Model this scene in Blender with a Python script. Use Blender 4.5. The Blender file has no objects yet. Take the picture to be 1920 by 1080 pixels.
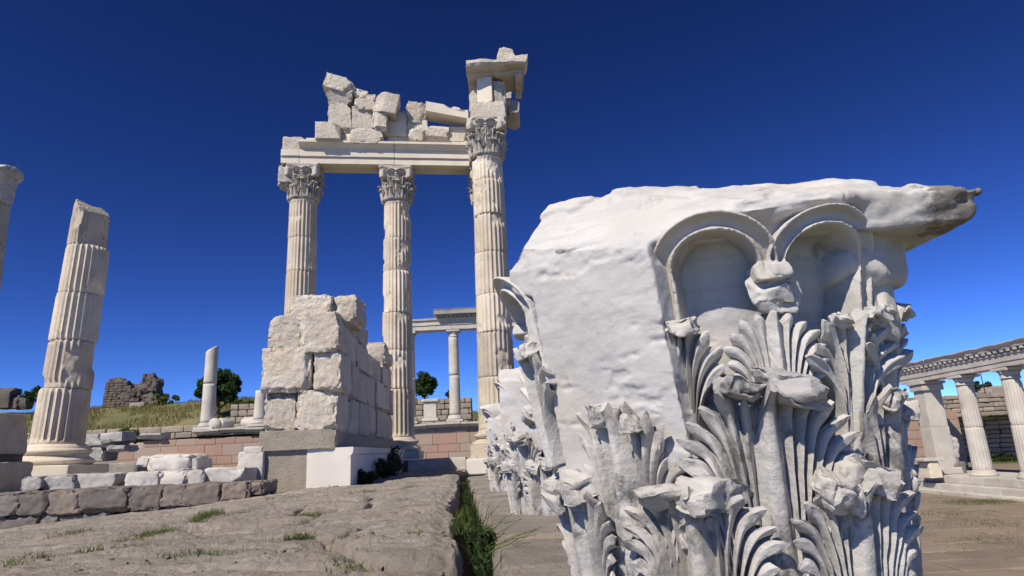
import bpy, math, random
import numpy as np
from mathutils import Matrix, Vector, Euler

# ------------------------------------------------------------------ camera, sky, sun, exposure
scene = bpy.context.scene
COL = scene.collection
R = math.radians
CAM_Z = 0.50
PITCH, ROLL, FPX = R(14.15), R(-2.75), 1212.0
cam_data = bpy.data.cameras.new('camera')
cam_data.sensor_width = 36.0
cam_data.lens = FPX / 1920.0 * 36.0
cam_data.clip_start, cam_data.clip_end = 0.05, 6000.0
cam = bpy.data.objects.new('camera', cam_data)
CAM_M = Matrix.Rotation(R(90) + PITCH, 3, 'X') @ Matrix.Rotation(ROLL, 3, 'Z')
cam.matrix_world = Matrix.Translation((0, 0, CAM_Z)) @ CAM_M.to_4x4()
COL.objects.link(cam)
scene.camera = cam

SUN_EL, SUN_AZ = R(44.0), R(37.0)          # azimuth: to the left of straight behind the camera
sun_dir = Vector((-math.sin(SUN_AZ) * math.cos(SUN_EL), -math.cos(SUN_AZ) * math.cos(SUN_EL), math.sin(SUN_EL)))
world = bpy.data.worlds.new('World')
scene.world = world
world.use_nodes = True
wn, wl = world.node_tree.nodes, world.node_tree.links
wn.clear()
sky = wn.new('ShaderNodeTexSky')
sky.sky_type = 'NISHITA'
sky.sun_disc = False
sky.sun_elevation = SUN_EL
sky.sun_rotation = math.atan2(sun_dir.x, sun_dir.y)
sky.altitude = 300
sky.air_density, sky.dust_density, sky.ozone_density = 0.6, 0.0, 3.0
# deep polarised blue: the same curve and tint over the whole sky
pre = wn.new('ShaderNodeVectorMath'); pre.operation = 'SCALE'; pre.inputs['Scale'].default_value = 0.1
gam = wn.new('ShaderNodeGamma'); gam.inputs['Gamma'].default_value = 1.68
tint = wn.new('ShaderNodeVectorMath'); tint.operation = 'MULTIPLY'; tint.inputs[1].default_value = (11.0, 13.4, 20.0)
bg = wn.new('ShaderNodeBackground')
bg.inputs['Strength'].default_value = 0.1
wo = wn.new('ShaderNodeOutputWorld')
wl.new(sky.outputs[0], pre.inputs[0])
wl.new(pre.outputs[0], gam.inputs['Color'])
wl.new(gam.outputs[0], tint.inputs[0])
wl.new(tint.outputs[0], bg.inputs['Color'])
wl.new(bg.outputs[0], wo.inputs['Surface'])

sd = bpy.data.lights.new('sun', 'SUN')
sd.energy = 5.0
sd.angle = R(0.53)
sd.color = (1.0, 0.915, 0.79)
sun = bpy.data.objects.new('sun', sd)
sun.rotation_euler = (-sun_dir).to_track_quat('-Z', 'Y').to_euler()
sun.location = (-20, -20, 30)
COL.objects.link(sun)

scene.view_settings.view_transform = 'Standard'
scene.view_settings.look = 'None'
scene.view_settings.exposure = 0.0
scene.view_settings.gamma = 1.0
scene.render.film_transparent = False
scene.cycles.max_bounces = 6
scene.cycles.diffuse_bounces = 1

# ------------------------------------------------------------------ placing things in the place
def ray(px, py):
    c = Vector(((px - 960) / FPX, (540 - py) / FPX, -1.0))
    return CAM_M @ c

def at_y(px, py, y):
    d = ray(px, py)
    return Vector((0, 0, CAM_Z)) + d * (y / d.y)

def at_z(px, py, z):
    d = ray(px, py)
    return Vector((0, 0, CAM_Z)) + d * ((z - CAM_Z) / d.z)

# ------------------------------------------------------------------ numpy noise
def _hash(ix, iy, iz, seed):
    h = (ix * 374761393 + iy * 668265263 + iz * 1274126177 + seed * 974634777) & 0xFFFFFFFF
    h = ((h ^ (h >> 13)) * 1274126177) & 0xFFFFFFFF
    h = ((h ^ (h >> 16)) * 2246822519) & 0xFFFFFFFF
    return ((h >> 8) & 0xFFFF) / 32767.5 - 1.0

def vnoise(p, seed=0):
    p = np.asarray(p, dtype=np.float64)
    i = np.floor(p).astype(np.int64)
    f = p - i
    u = f * f * (3 - 2 * f)
    r = 0
    for dx in (0, 1):
        wx = u[:, 0] if dx else 1 - u[:, 0]
        for dy in (0, 1):
            wy = u[:, 1] if dy else 1 - u[:, 1]
            for dz in (0, 1):
                wz = u[:, 2] if dz else 1 - u[:, 2]
                r = r + wx * wy * wz * _hash(i[:, 0] + dx, i[:, 1] + dy, i[:, 2] + dz, seed)
    return r

def fbm(p, freq, octv=4, seed=0, gain=0.5, ridged=False):
    p = np.asarray(p, dtype=np.float64)
    s, amp, tot = 0, 1.0, 0.0
    for k in range(octv):
        n = vnoise(p * freq + k * 17.3, seed + k)
        if ridged:
            n = 1 - 2 * np.abs(n)
        s = s + amp * n
        tot += amp
        amp *= gain
        freq *= 2.03
    return s / tot

def sstep(a, b, x):
    t = np.clip((x - a) / (b - a), 0, 1)
    return t * t * (3 - 2 * t)

# ------------------------------------------------------------------ meshes
class Geo:
    def __init__(self):
        self.V, self.F, self.n = [], [], 0
    def add(self, v, *faces):
        v = np.asarray(v, dtype=np.float64).reshape(-1, 3)
        for f in faces:
            f = np.asarray(f, dtype=np.int64)
            if f.size:
                self.F.append(f + self.n)
        self.V.append(v)
        self.n += len(v)
        return self
    def verts(self):
        return np.concatenate(self.V) if self.V else np.zeros((0, 3))
    def map(self, fn):
        g = Geo()
        g.V = [fn(self.verts())]
        g.F, g.n = list(self.F), self.n
        return g
    def join(self, o):
        return self.add(o.verts(), *o.F)
    def mesh(self, name, smooth=True):
        v = self.verts()
        me = bpy.data.meshes.new(name)
        me.vertices.add(len(v))
        me.vertices.foreach_set('co', v.astype(np.float32).ravel())
        loops = np.concatenate([f.ravel() for f in self.F])
        tot = np.concatenate([np.full(len(f), f.shape[1]) for f in self.F])
        start = np.concatenate([[0], np.cumsum(tot)[:-1]])
        me.loops.add(len(loops))
        me.loops.foreach_set('vertex_index', loops.astype(np.int32))
        me.polygons.add(len(tot))
        me.polygons.foreach_set('loop_start', start.astype(np.int32))
        me.polygons.foreach_set('use_smooth', np.full(len(tot), bool(smooth)))
        me.update(calc_edges=True)
        if smooth == 'angle':
            me.set_sharp_from_angle(angle=R(32))
        return me

def put(name, data, mat=None, parent=None, loc=None, rz=0.0, M=None):
    if isinstance(data, Geo):
        data = data.mesh(name, getattr(data, 'shade', True))
    o = bpy.data.objects.new(name, data)
    if data is not None and mat is not None and not data.materials:
        data.materials.append(mat)
    COL.objects.link(o)
    if parent is not None:
        o.parent = parent
    if M is not None:
        o.matrix_local = M
    elif loc is not None:
        o.location = loc
        o.rotation_euler = (0, 0, rz)
    return o

def tag(o, label=None, cat=None, group=None, kind=None):
    if label: o['label'] = label
    if cat: o['category'] = cat
    if group: o['group'] = group
    if kind: o['kind'] = kind
    return o

def thing(name, label, cat, loc=(0, 0, 0), rz=0.0, group=None):
    o = put(name, None, loc=loc, rz=rz)
    o.empty_display_size = 0.2
    return tag(o, label, cat, group)

def copy_tree(o, parent=None):
    c = o.copy()
    COL.objects.link(c)
    c.parent = parent
    for ch in list(o.children):
        copy_tree(ch, c)
    return c

def grid_faces(nu, nv, wrap_u=False):
    i = np.arange(nu if wrap_u else nu - 1)
    j = np.arange(nv - 1)
    I, J = np.meshgrid(i, j, indexing='ij')
    I2 = (I + 1) % nu
    return np.stack([I * nv + J, I2 * nv + J, I2 * nv + J + 1, I * nv + J + 1], -1).reshape(-1, 4)

def remesh(geo, voxel, smooth_it=0):
    me = geo.mesh('tmp')
    ob = bpy.data.objects.new('tmp', me)
    COL.objects.link(ob)
    m = ob.modifiers.new('r', 'REMESH')
    m.mode = 'VOXEL'
    m.voxel_size = voxel
    if smooth_it:
        s = ob.modifiers.new('s', 'SMOOTH')
        s.factor, s.iterations = 0.5, smooth_it
    dg = bpy.context.evaluated_depsgraph_get()
    ev = ob.evaluated_get(dg)
    m2 = ev.to_mesh()
    nv = len(m2.vertices)
    co = np.empty(nv * 3, dtype=np.float32)
    m2.vertices.foreach_get('co', co)
    nrm = np.empty(nv * 3, dtype=np.float32)
    m2.vertex_normals.foreach_get('vector', nrm)
    nl = len(m2.loops)
    li = np.empty(nl, dtype=np.int32)
    m2.loops.foreach_get('vertex_index', li)
    npol = len(m2.polygons)
    lt = np.empty(npol, dtype=np.int32)
    m2.polygons.foreach_get('loop_total', lt)
    assert (lt == 4).all()
    q = li.reshape(-1, 4)
    ev.to_mesh_clear()
    bpy.data.objects.remove(ob)
    bpy.data.meshes.remove(me)
    return co.reshape(-1, 3).astype(np.float64), nrm.reshape(-1, 3).astype(np.float64), q.astype(np.int64)

def clip(p, planes):
    """squash everything beyond each plane (point, normal) onto it: a flat fracture"""
    for q, n in planes:
        n = np.asarray(n, float) / np.linalg.norm(n)
        d = np.maximum(0, (p - np.asarray(q, float)) @ n)
        p = p - d[:, None] * n
    return p

_cube = {}
def cube_grid(n):
    """unit cube surface -1..1, welded, quads"""
    if n in _cube:
        return _cube[n]
    t = np.sin(np.linspace(-1, 1, n + 1) * math.pi / 2)
    idx, V, F = {}, [], []
    def vid(p):
        k = tuple(np.round(p, 5))
        if k not in idx:
            idx[k] = len(V)
            V.append(p)
        return idx[k]
    for ax in range(3):
        for s in (-1, 1):
            ids = [[None] * (n + 1) for _ in range(n + 1)]
            for i in range(n + 1):
                for j in range(n + 1):
                    p = [0, 0, 0]
                    p[ax] = s
                    p[(ax + 1) % 3] = t[i] * s
                    p[(ax + 2) % 3] = t[j]
                    ids[i][j] = vid(p)
            for i in range(n):
                for j in range(n):
                    F.append((ids[i][j], ids[i + 1][j], ids[i + 1][j + 1], ids[i][j + 1]))
    _cube[n] = (np.array(V, float), np.array(F))
    return _cube[n]

def stone(size, n=10, seed=0, bevel=0.05, rough=0.02, freq=3.0, chips=0, chip=0.25, fine=0.3):
    """a dressed or broken stone block, origin at its centre"""
    rs = np.random.RandomState(seed)
    V, F = cube_grid(n)
    hs = np.asarray(size, float) / 2
    b = min(bevel * .6, hs.min() * 0.9)
    p = V * hs
    inner = np.clip(p, -(hs - b), hs - b)
    d = p - inner
    L = np.linalg.norm(d, axis=1, keepdims=True)
    nr = d / np.maximum(L, 1e-9)
    p = inner + nr * np.minimum(L, b)
    planes = []
    for _ in range(chips):
        c = rs.choice([-1, 1], 3) * (rs.rand(3) * .8 + .2)
        if rs.rand() < .6:
            c[rs.randint(3)] = 0
        c = c / np.linalg.norm(c)
        ext = (np.abs(c) * hs).sum()
        planes.append((c * ext * (1 - chip * (.35 + .65 * rs.rand())), c))
    p = clip(p, planes)
    off = rs.rand(3) * 50
    # arrises knocked off in places, pocked faces, a little unevenness in the large
    hs2 = np.maximum(hs, 1e-6)
    q = np.sort(hs2 - np.abs(V * hs), axis=1)
    near = q[:, 1]                                   # distance to the nearest edge
    ew = min(.16, hs.min() * .6)
    en = fbm(p + off, 5.0 / max(.6, hs.max()), 4, seed + 3, .6)
    knock = np.exp(-(near / (ew * .45)) ** 2) * np.maximum(0, en + .05) * rough * 3.2
    nn = fbm(p + off, freq, 3, seed) * .45 + fbm(p + off, freq * 3.1, 4, seed + 7, .62) * .55
    ctr = -p / np.maximum(np.linalg.norm(p, axis=1, keepdims=True), 1e-6)
    p = p + nr * (nn * rough)[:, None] + ctr * knock[:, None]
    p = p + np.stack([fbm(p + off + 9 * k, freq * 4, 2, seed + 5 + k) for k in range(3)], -1) * rough * fine * .6
    g = Geo().add(p, F)
    g.shade = 'angle'
    return g

# ------------------------------------------------------------------ materials
def mat_new(name, rough=0.85, spec=0.25):
    m = bpy.data.materials.new(name)
    m.use_nodes = True
    nt = m.node_tree
    b = nt.nodes['Principled BSDF']
    b.inputs['Roughness'].default_value = rough
    b.inputs['Specular IOR Level'].default_value = spec
    return m, nt, b

def N(nt, typ, **kw):
    n = nt.nodes.new(typ)
    for k, v in kw.items():
        if hasattr(n, k):
            setattr(n, k, v)
        else:
            n.inputs[k.replace('_', ' ')].default_value = v
    return n

def ramp(nt, src, stops):
    r = nt.nodes.new('ShaderNodeValToRGB')
    e = r.color_ramp.elements
    while len(e) < len(stops):
        e.new(0.5)
    for k, (pos, c) in enumerate(stops):
        e[k].position = pos
        e[k].color = tuple(c) + (1,) if len(c) == 3 else c
    nt.links.new(src, r.inputs[0])
    return r.outputs[0]

def mix(nt, fac, a, b, mode='MIX'):
    m = nt.nodes.new('ShaderNodeMix')
    m.data_type = 'RGBA'
    m.blend_type = mode
    for sock, v in ((m.inputs[0], fac), (m.inputs[6], a), (m.inputs[7], b)):
        if hasattr(v, 'is_output'):
            nt.links.new(v, sock)
        else:
            sock.default_value = v if not isinstance(v, tuple) else (tuple(v) + (1,))[:4]
    return m.outputs[2]

def noise(nt, coord, scale, detail=5, rough=0.6, dist=0.0):
    n = nt.nodes.new('ShaderNodeTexNoise')
    n.inputs['Scale'].default_value = scale
    n.inputs['Detail'].default_value = detail
    n.inputs['Roughness'].default_value = rough
    n.inputs['Distortion'].default_value = dist
    nt.links.new(coord, n.inputs['Vector'])
    return n.outputs['Fac']

def g3(v):
    return (v, v, v)

def stone_mat(name, base, dark, warm=None, stain=None, stain_amt=0.5, scale=1.0, bump=0.4, bump_scale=30, rough=0.85,
              per_obj=0.0, pits=None, stain2=None, hue=None, veins=None, pal=None, pal_mix=0.8, bump_dist=0.02, patch=None, vs=(1.0, 1.0, 6.0)):
    """base/dark: broad mottling; warm: ochre staining; stain: patches of grey growth; per_obj: tint per stone"""
    m, nt, b = mat_new(name, rough)
    tc = nt.nodes.new('ShaderNodeTexCoord')
    oi = nt.nodes.new('ShaderNodeObjectInfo')
    add = nt.nodes.new('ShaderNodeVectorMath')
    add.operation = 'ADD'
    mul = nt.nodes.new('ShaderNodeMath')
    mul.operation = 'MULTIPLY'
    mul.inputs[1].default_value = 37.0
    nt.links.new(oi.outputs['Random'], mul.inputs[0])
    nt.links.new(tc.outputs['Object'], add.inputs[0])
    nt.links.new(mul.outputs[0], add.inputs[1])
    co = add.outputs[0]
    n1 = noise(nt, co, 1.7 * scale, 6, 0.62)
    c = ramp(nt, n1, [(0.34, dark), (0.62, base)])
    if warm:
        n2 = noise(nt, co, 1.1 * scale, 5, 0.6, 0.5)
        f = ramp(nt, n2, [(0.48, g3(0)), (0.70, g3(0.75))])
        c = mix(nt, f, c, warm)
    if veins:
        mp = nt.nodes.new('ShaderNodeMapping')
        mp.inputs['Scale'].default_value = vs
        mp.inputs['Rotation'].default_value = (0.15, 0.25, 0.0)
        nt.links.new(co, mp.inputs['Vector'])
        nv = noise(nt, mp.outputs[0], 2.2 * scale, 6, 0.65, 0.8)
        f = ramp(nt, nv, [(0.50, g3(0)), (0.64, g3(0.55))])
        c = mix(nt, f, c, veins)
    if hue:
        n4 = noise(nt, co, 0.6 * scale, 3, 0.5)
        c = mix(nt, ramp(nt, n4, [(0.42, g3(0)), (0.6, g3(0.8))]), c, hue)
    if pal:
        pr = nt.nodes.new('ShaderNodeValToRGB')
        pr.color_ramp.interpolation = 'CONSTANT'
        e = pr.color_ramp.elements
        while len(e) < len(pal):
            e.new(0.5)
        for k, pc in enumerate(pal):
            e[k].position = k / len(pal)
            e[k].color = tuple(pc) + (1,)
        nt.links.new(oi.outputs['Random'], pr.inputs[0])
        c = mix(nt, pal_mix, c, pr.outputs[0])
    if per_obj:
        s = nt.nodes.new('ShaderNodeMapRange')
        s.inputs['To Min'].default_value = 1 - per_obj
        s.inputs['To Max'].default_value = 1 + per_obj
        nt.links.new(oi.outputs['Random'], s.inputs['Value'])
        v = nt.nodes.new('ShaderNodeVectorMath')
        v.operation = 'SCALE'
        nt.links.new(c, v.inputs[0])
        nt.links.new(s.outputs[0], v.inputs['Scale'])
        c = v.outputs[0]
    if stain:
        n3 = noise(nt, co, 3.1 * scale, 8, 0.72, 0.3)
        lo = 0.66 - 0.22 * stain_amt
        f = ramp(nt, n3, [(lo, g3(0)), (lo + 0.10, g3(0.85))])
        c = mix(nt, f, c, stain)
    if stain2:
        n5 = noise(nt, co, 11 * scale, 8, 0.75)
        f = ramp(nt, n5, [(0.60, g3(0)), (0.68, g3(0.8))])
        c = mix(nt, f, c, stain2)
    if patch:
        # a colony of dark lichen round one spot of the stone
        (qx, qy, qz), rad, colr = patch
        dst = nt.nodes.new('ShaderNodeVectorMath'); dst.operation = 'DISTANCE'
        dst.inputs[1].default_value = (qx, qy, qz)
        nt.links.new(tc.outputs['Object'], dst.inputs[0])
        n6 = noise(nt, co, 9 * scale, 8, .75)
        sb = nt.nodes.new('ShaderNodeMath'); sb.operation = 'MULTIPLY_ADD'
        sb.inputs[1].default_value = -.55 / rad
        nt.links.new(dst.outputs['Value'], sb.inputs[0])
        nt.links.new(n6, sb.inputs[2])
        f = ramp(nt, sb.outputs[0], [(0.10, g3(0)), (0.24, g3(.9))])
        c = mix(nt, f, c, colr)
    nt.links.new(c, b.inputs['Base Color'])
    nb = noise(nt, co, bump_scale, 10, 0.72)
    h = nb
    if pits:
        vo = nt.nodes.new('ShaderNodeTexVoronoi')
        vo.inputs['Scale'].default_value = pits
        nt.links.new(co, vo.inputs['Vector'])
        pm = ramp(nt, vo.outputs['Distance'], [(0.0, g3(0)), (0.35, g3(1))])
        h = mix(nt, 0.5, nb, pm)
    bm = nt.nodes.new('ShaderNodeBump')
    bm.inputs['Strength'].default_value = bump
    bm.inputs['Distance'].default_value = bump_dist
    nt.links.new(h, bm.inputs['Height'])
    nt.links.new(bm.outputs[0], b.inputs['Normal'])
    return m

M = {}
M['marble'] = stone_mat('white_marble', (.65, .63, .585), (.54, .52, .485), warm=(.56, .50, .41), stain=(.22, .215, .205),
                        stain_amt=0.15, scale=1.8, bump=0.45, bump_scale=20, veins=(.43, .43, .43))
M['marble_top'] = stone_mat('weathered_marble', (.62, .605, .575), (.52, .51, .49), warm=(.57, .52, .44), stain=(.24, .235, .22),
                        stain_amt=0.20, scale=1.9, bump=0.3, bump_scale=13, veins=(.44, .44, .445), stain2=(.42, .41, .39), patch=((.56, -.52, 1.08), .20, (.17, .155, .13)))
M['marble_grey'] = stone_mat('lichen_marble', (.64, .615, .57), (.47, .455, .43), warm=(.53, .47, .38), stain=(.115, .115, .11),
                        stain_amt=0.56, scale=2.2, bump=0.6, bump_scale=24, veins=(.33, .33, .33))
M['column'] = stone_mat('column_marble', (0.673, 0.592, 0.476), (0.522, 0.458, 0.365), warm=(0.568, 0.464, 0.331), stain=(0.360, 0.336, 0.302),
                        stain_amt=0.42, scale=0.9, bump=0.5, bump_scale=14, per_obj=0.2, bump_dist=.03)
M['carved'] = stone_mat('carved_marble', (0.560, 0.515, 0.448), (0.370, 0.342, 0.302), warm=(0.493, 0.426, 0.330), stain=(0.213, 0.202, 0.185),
                        stain_amt=0.45, scale=2.0, bump=0.3, bump_scale=20)
M['new_marble'] = stone_mat('dressed_marble', (0.756, 0.695, 0.580), (0.671, 0.610, 0.506), warm=(0.683, 0.580, 0.439), stain=(0.537, 0.476, 0.390), stain_amt=.1, scale=0.8, bump=0.3,
                        bump_scale=18, per_obj=0.06, bump_dist=.03)
M['block'] = stone_mat('block_marble', (0.708, 0.647, 0.543), (0.549, 0.494, 0.409), warm=(0.610, 0.506, 0.366), stain=(0.403, 0.366, 0.317),
                        stain_amt=0.3, scale=1.4, bump=0.9, bump_scale=9, per_obj=0.12, bump_dist=.08)
M['dark'] = stone_mat('andesite_blocks', (.22, .195, .17), (.145, .13, .115), warm=(.24, .19, .15), stain=(.12, .105, .095), stain_amt=.25,
                      scale=1.6, bump=.9, bump_scale=12, per_obj=.22, pal=[(.20, .18, .16), (.225, .185, .155), (.19, .18, .17), (.24, .19, .15), (.21, .195, .18)], pal_mix=.45)
M['red'] = stone_mat('rose_tuff_blocks', (.44, .31, .24), (.38, .26, .20), scale=.5, bump=.25, bump_scale=9, stain=(.32, .25, .21), stain_amt=.1,
                     pal=[(.38, .255, .195), (.37, .275, .22), (.41, .30, .235), (.34, .285, .245), (.40, .255, .195), (.38, .31, .26), (.355, .24, .19)], pal_mix=.75)
M['grey_wall'] = stone_mat('grey_rubble', (.36, .31, .25), (.26, .225, .18), warm=(.38, .30, .22), stain=(.17, .155, .135), stain_amt=.3, scale=.8,
                     bump=.7, bump_scale=7, per_obj=.15)
M['ruin'] = stone_mat('ruin_rubble', (.16, .135, .11), (.095, .08, .07), stain=(.07, .06, .055), stain_amt=.4, scale=.7, bump=1.0, bump_scale=5)
M['concrete'] = stone_mat('aggregate_concrete', (.36, .315, .25), (.30, .26, .205), stain=(.24, .205, .16), stain_amt=.4, stain2=(.46, .41, .34), scale=2.5,
                     bump=1.0, bump_scale=30, pits=24)
M['socle'] = stone_mat('socle_marble', (0.781, 0.732, 0.647), (0.708, 0.659, 0.580), scale=.7, bump=.1, bump_scale=20)
M['fragment'] = stone_mat('fragment_marble', (0.616, 0.583, 0.528), (0.451, 0.424, 0.380), warm=(0.539, 0.462, 0.363), stain=(0.220, 0.209, 0.193), stain_amt=.4, scale=1.8,
                     bump=.6, bump_scale=16, per_obj=.08)
M['debris'] = stone_mat('mossy_debris', (.50, .48, .44), (.32, .31, .285), stain=(.13, .125, .11), stain_amt=.55, scale=1.5, bump=.7, bump_scale=8, per_obj=.12)
M['paving'] = stone_mat('worn_paving', (.42, .375, .315), (.29, .26, .22), warm=(.42, .35, .27), stain=(.21, .185, .16), stain_amt=.4, scale=1.1, bump=.9, bump_dist=.045,
                     bump_scale=22, stain2=(.26, .23, .195), veins=(.25, .22, .185), vs=(.5, 4.0, 4.0))
M['court'] = stone_mat('court_paving', (.28, .225, .165), (.21, .165, .125), warm=(.29, .22, .15), stain=(.17, .135, .10), stain_amt=.3, scale=.5, bump=.5,
                     bump_scale=9, per_obj=.10)
M['stoa'] = stone_mat('stoa_marble', (0.594, 0.562, 0.491), (0.464, 0.437, 0.383), warm=(0.518, 0.454, 0.367), stain=(0.356, 0.335, 0.302), stain_amt=.25, scale=.8, bump=.3, bump_scale=10, per_obj=.06)
M['soil'] = stone_mat('dark_soil', (.09, .07, .05), (.05, .04, .03), scale=3, bump=1, bump_scale=20)
M['hill'] = stone_mat('dry_grass_soil', (.20, .185, .085), (.13, .135, .055), warm=(.26, .21, .11), scale=.12, bump=.6, bump_scale=2)

def plain(name, col, rough=.8, var=.25, trans=0.0):
    m, nt, b = mat_new(name, rough, .2)
    g = nt.nodes.new('ShaderNodeNewGeometry')
    oi = nt.nodes.new('ShaderNodeTexCoord')
    n = noise(nt, oi.outputs['Object'], 3.0, 3, .6)
    c = ramp(nt, g.outputs['Random Per Island'], [(0, tuple(x * (1 - var) for x in col)), (1, tuple(x * (1 + var) for x in col))])
    c = mix(nt, ramp(nt, n, [(.35, g3(0)), (.7, g3(.5))]), c, (col[0] * 1.35, col[1] * 1.15, col[2] * .8))
    nt.links.new(c, b.inputs['Base Color'])
    if trans:
        b.inputs['Subsurface Weight'].default_value = 0
        t = nt.nodes.new('ShaderNodeBsdfTranslucent')
        nt.links.new(c, t.inputs['Color'])
        ms = nt.nodes.new('ShaderNodeMixShader')
        ms.inputs[0].default_value = trans
        nt.links.new(b.outputs[0], ms.inputs[1])
        nt.links.new(t.outputs[0], ms.inputs[2])
        nt.links.new(ms.outputs[0], nt.nodes['Material Output'].inputs['Surface'])
    return m
M['leafd'] = plain('tree_leaves', (.045, .085, .022), .7, .45, .25)
M['leafw'] = plain('weed_leaves', (.036, .06, .018), .6, .5, .25)
M['shrub'] = plain('yellow_green_leaves', (.17, .20, .05), .7, .35, .3)
M['grass'] = plain('green_grass', (.10, .145, .035), .7, .4, .3)
M['straw'] = plain('dry_straw', (.33, .27, .14), .8, .3, .2)
M['hgrass'] = plain('hill_grass', (.19, .185, .075), .8, .45, .3)
M['bark'] = plain('bark', (.10, .075, .05), .9, .2)
M['metal'] = plain('dark_metal_pole', (.05, .05, .05), .5, .1)
# ------------------------------------------------------------------ acanthus leaves and capitals
def bez(P0, P1, P2, t):
    t = t[:, None]
    return (1 - t) ** 2 * P0 + 2 * t * (1 - t) * P1 + t * t * P2

def closed_strip(rings):
    """rings (nt, nk, 3) -> closed tube with end caps"""
    nt_, nk = rings.shape[:2]
    v = rings.reshape(-1, 3)
    i, j = np.meshgrid(np.arange(nt_ - 1), np.arange(nk), indexing='ij')
    j2 = (j + 1) % nk
    q = np.stack([i * nk + j, i * nk + j2, (i + 1) * nk + j2, (i + 1) * nk + j], -1).reshape(-1, 4)
    c0, c1 = len(v), len(v) + 1
    v = np.vstack([v, rings[0].mean(0), rings[-1].mean(0)])
    k = np.arange(nk)
    t0 = np.stack([np.full(nk, c0), (k + 1) % nk, k], -1)
    t1 = np.stack([np.full(nk, c1), (nt_ - 1) * nk + k, (nt_ - 1) * nk + (k + 1) % nk], -1)
    return v, q, t0, t1

def leaf_flat(H, W, nf=9, seed=0, style='saw', nt_=14, lam0=-12, lam1=84, b0=0.52, base_w=0.30, h0=0.030, back=-0.055,
              gap=0.86, rib=0.20, lobe=3, broken=0.0, start_hi=.45, droop=.05, web=-.025, lobe_gap=.78, slot=.0045):
    """acanthus leaf laid flat: (a across, b along, h out of the stone); fingers fan out from a mid rib"""
    rs = np.random.RandomState(seed)
    g = Geo()
    t = np.linspace(0, 1, nt_)
    s_prof = np.array([-1, -.68, -.35, 0, .35, .68, 1])
    for side in (-1, 1):
        curves = []
        for i in range(nf):
            s = i / (nf - 1)
            lam = R(lam0 + (lam1 - lam0) * s ** 0.92)
            ph = (i % lobe) / max(1, lobe - 1) if lobe > 1 else .5
            sc = 1.0 - 0.10 * (1 - math.sin(math.pi * (0.15 + 0.7 * ph))) + rs.uniform(-.025, .025)
            if broken and rs.rand() < broken:
                sc *= rs.uniform(.7, .9)
            bb = b0 * H
            tip = np.array([W * math.cos(lam) * sc, bb + ((H - bb) if lam > 0 else bb * .8) * math.sin(lam) * sc])
            start = start_hi * H * s ** 1.1
            a0 = W * (rib * (1.0 - .55 * start / H) + base_w * max(0.0, 1 - s * 1.6) * (.5 + .5 * (1 - s)))
            P0 = np.array([a0, start])
            P1 = np.array([a0 + .10 * W * (1 - s) + .02 * W, tip[1] + droop * H * (1 - s) - .10 * H * s])
            P1[1] = max(P1[1], start + .05 * H)
            curves.append(bez(P0, P1, tip, t))
        mid = np.stack([np.linspace(W * rib * .45, W * rib * .15, nt_), (start_hi + (1 - start_hi) * t) * H], -1)
        first = curves[0] * 2 - curves[1]
        allc = [first] + curves + [mid]
        for i in range(nf):
            c = allc[i + 1]
            L = (allc[i] + c) / 2
            Rr = (allc[i + 2] + c) / 2
            new_lobe = (i % lobe == 0)
            gL = gap * (lobe_gap if new_lobe else 1.0)
            gR = gap * (lobe_gap if (i % lobe == lobe - 1) else 1.0)
            endw = np.clip(1 - np.clip((t - .74) / .26, 0, 1) ** 2.0 * .86, 0.10, 1)
            oL = 1.04 + (gL - 1.04) * sstep(.55 if new_lobe else .78, .97, t)
            oR = 1.04 + (gR - 1.04) * sstep(.55 if (i % lobe == lobe - 1) else .78, .97, t)
            dL = np.linalg.norm(L - c, axis=1) + 1e-6
            dR = np.linalg.norm(Rr - c, axis=1) + 1e-6
            kL = 1 - slot * sstep(.008, .013, dL) / np.maximum(dL, .008)      # drilled channel between the fingers
            kR = 1 - slot * sstep(.008, .013, dR) / np.maximum(dR, .008)
            L2 = c + (L - c) * (np.minimum(oL, kL) * endw)[:, None]
            R2 = c + (Rr - c) * (np.minimum(oR, kR) * endw)[:, None]
            hh = h0 * (0.35 + 0.65 * sstep(0.05, 0.55, t)) * (1 - .35 * sstep(.75, 1.0, t)) * rs.uniform(.85, 1.15)
            rings = np.zeros((nt_, 9, 3))
            for k, sp in enumerate(s_prof):
                w = (sp + 1) / 2
                ab = L2 * (1 - w) + R2 * w
                if style == 'saw':
                    f = (.92, 1.0, .80, .50, .22, .05, .0)[k]
                elif style == 'scoop':
                    f = (1.0 if abs(sp) > .6 else .45 if abs(sp) > .2 else .12) * (1.0 if sp < 0 else .8)
                else:
                    f = 1 - 0.75 * abs(sp) ** 2.6
                rings[:, k, 0] = ab[:, 0]
                rings[:, k, 1] = ab[:, 1]
                rings[:, k, 2] = hh * f
            rings[:, 7, :2] = R2 * .8 + c * .2
            rings[:, 8, :2] = L2 * .8 + c * .2
            rings[:, 7:, 2] = back
            if side < 0:
                rings[:, :, 0] *= -1
                rings = rings[:, ::-1]
            g.add(*closed_strip(rings))
        # backing web, outline a little inside the finger tips
        tips = np.array([c[int(nt_ * .86)] for c in curves])
        m = len(tips)
        wr = np.zeros((m + 2, 4, 3))
        low = np.array([curves[0][0][0] * 1.25, 0.0])
        outer = np.vstack([low, tips, [0.02 * W, H * .93]])
        inner = np.stack([np.zeros(m + 2), outer[:, 1] * .98], -1)
        for k, (ab, h) in enumerate(((inner, web), (outer, web), (outer, back), (inner, back))):
            wr[:, k, :2] = ab
            wr[:, k, 2] = h
        wr[:, 0, 0] = wr[:, 3, 0] = -.004
        if side < 0:
            wr[:, :, 0] *= -1
            wr = wr[:, ::-1]
        g.add(*closed_strip(wr))
    # mid rib
    rings = np.zeros((nt_, 7, 3))
    wid = W * rib * np.linspace(.82, .30, nt_)
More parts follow.
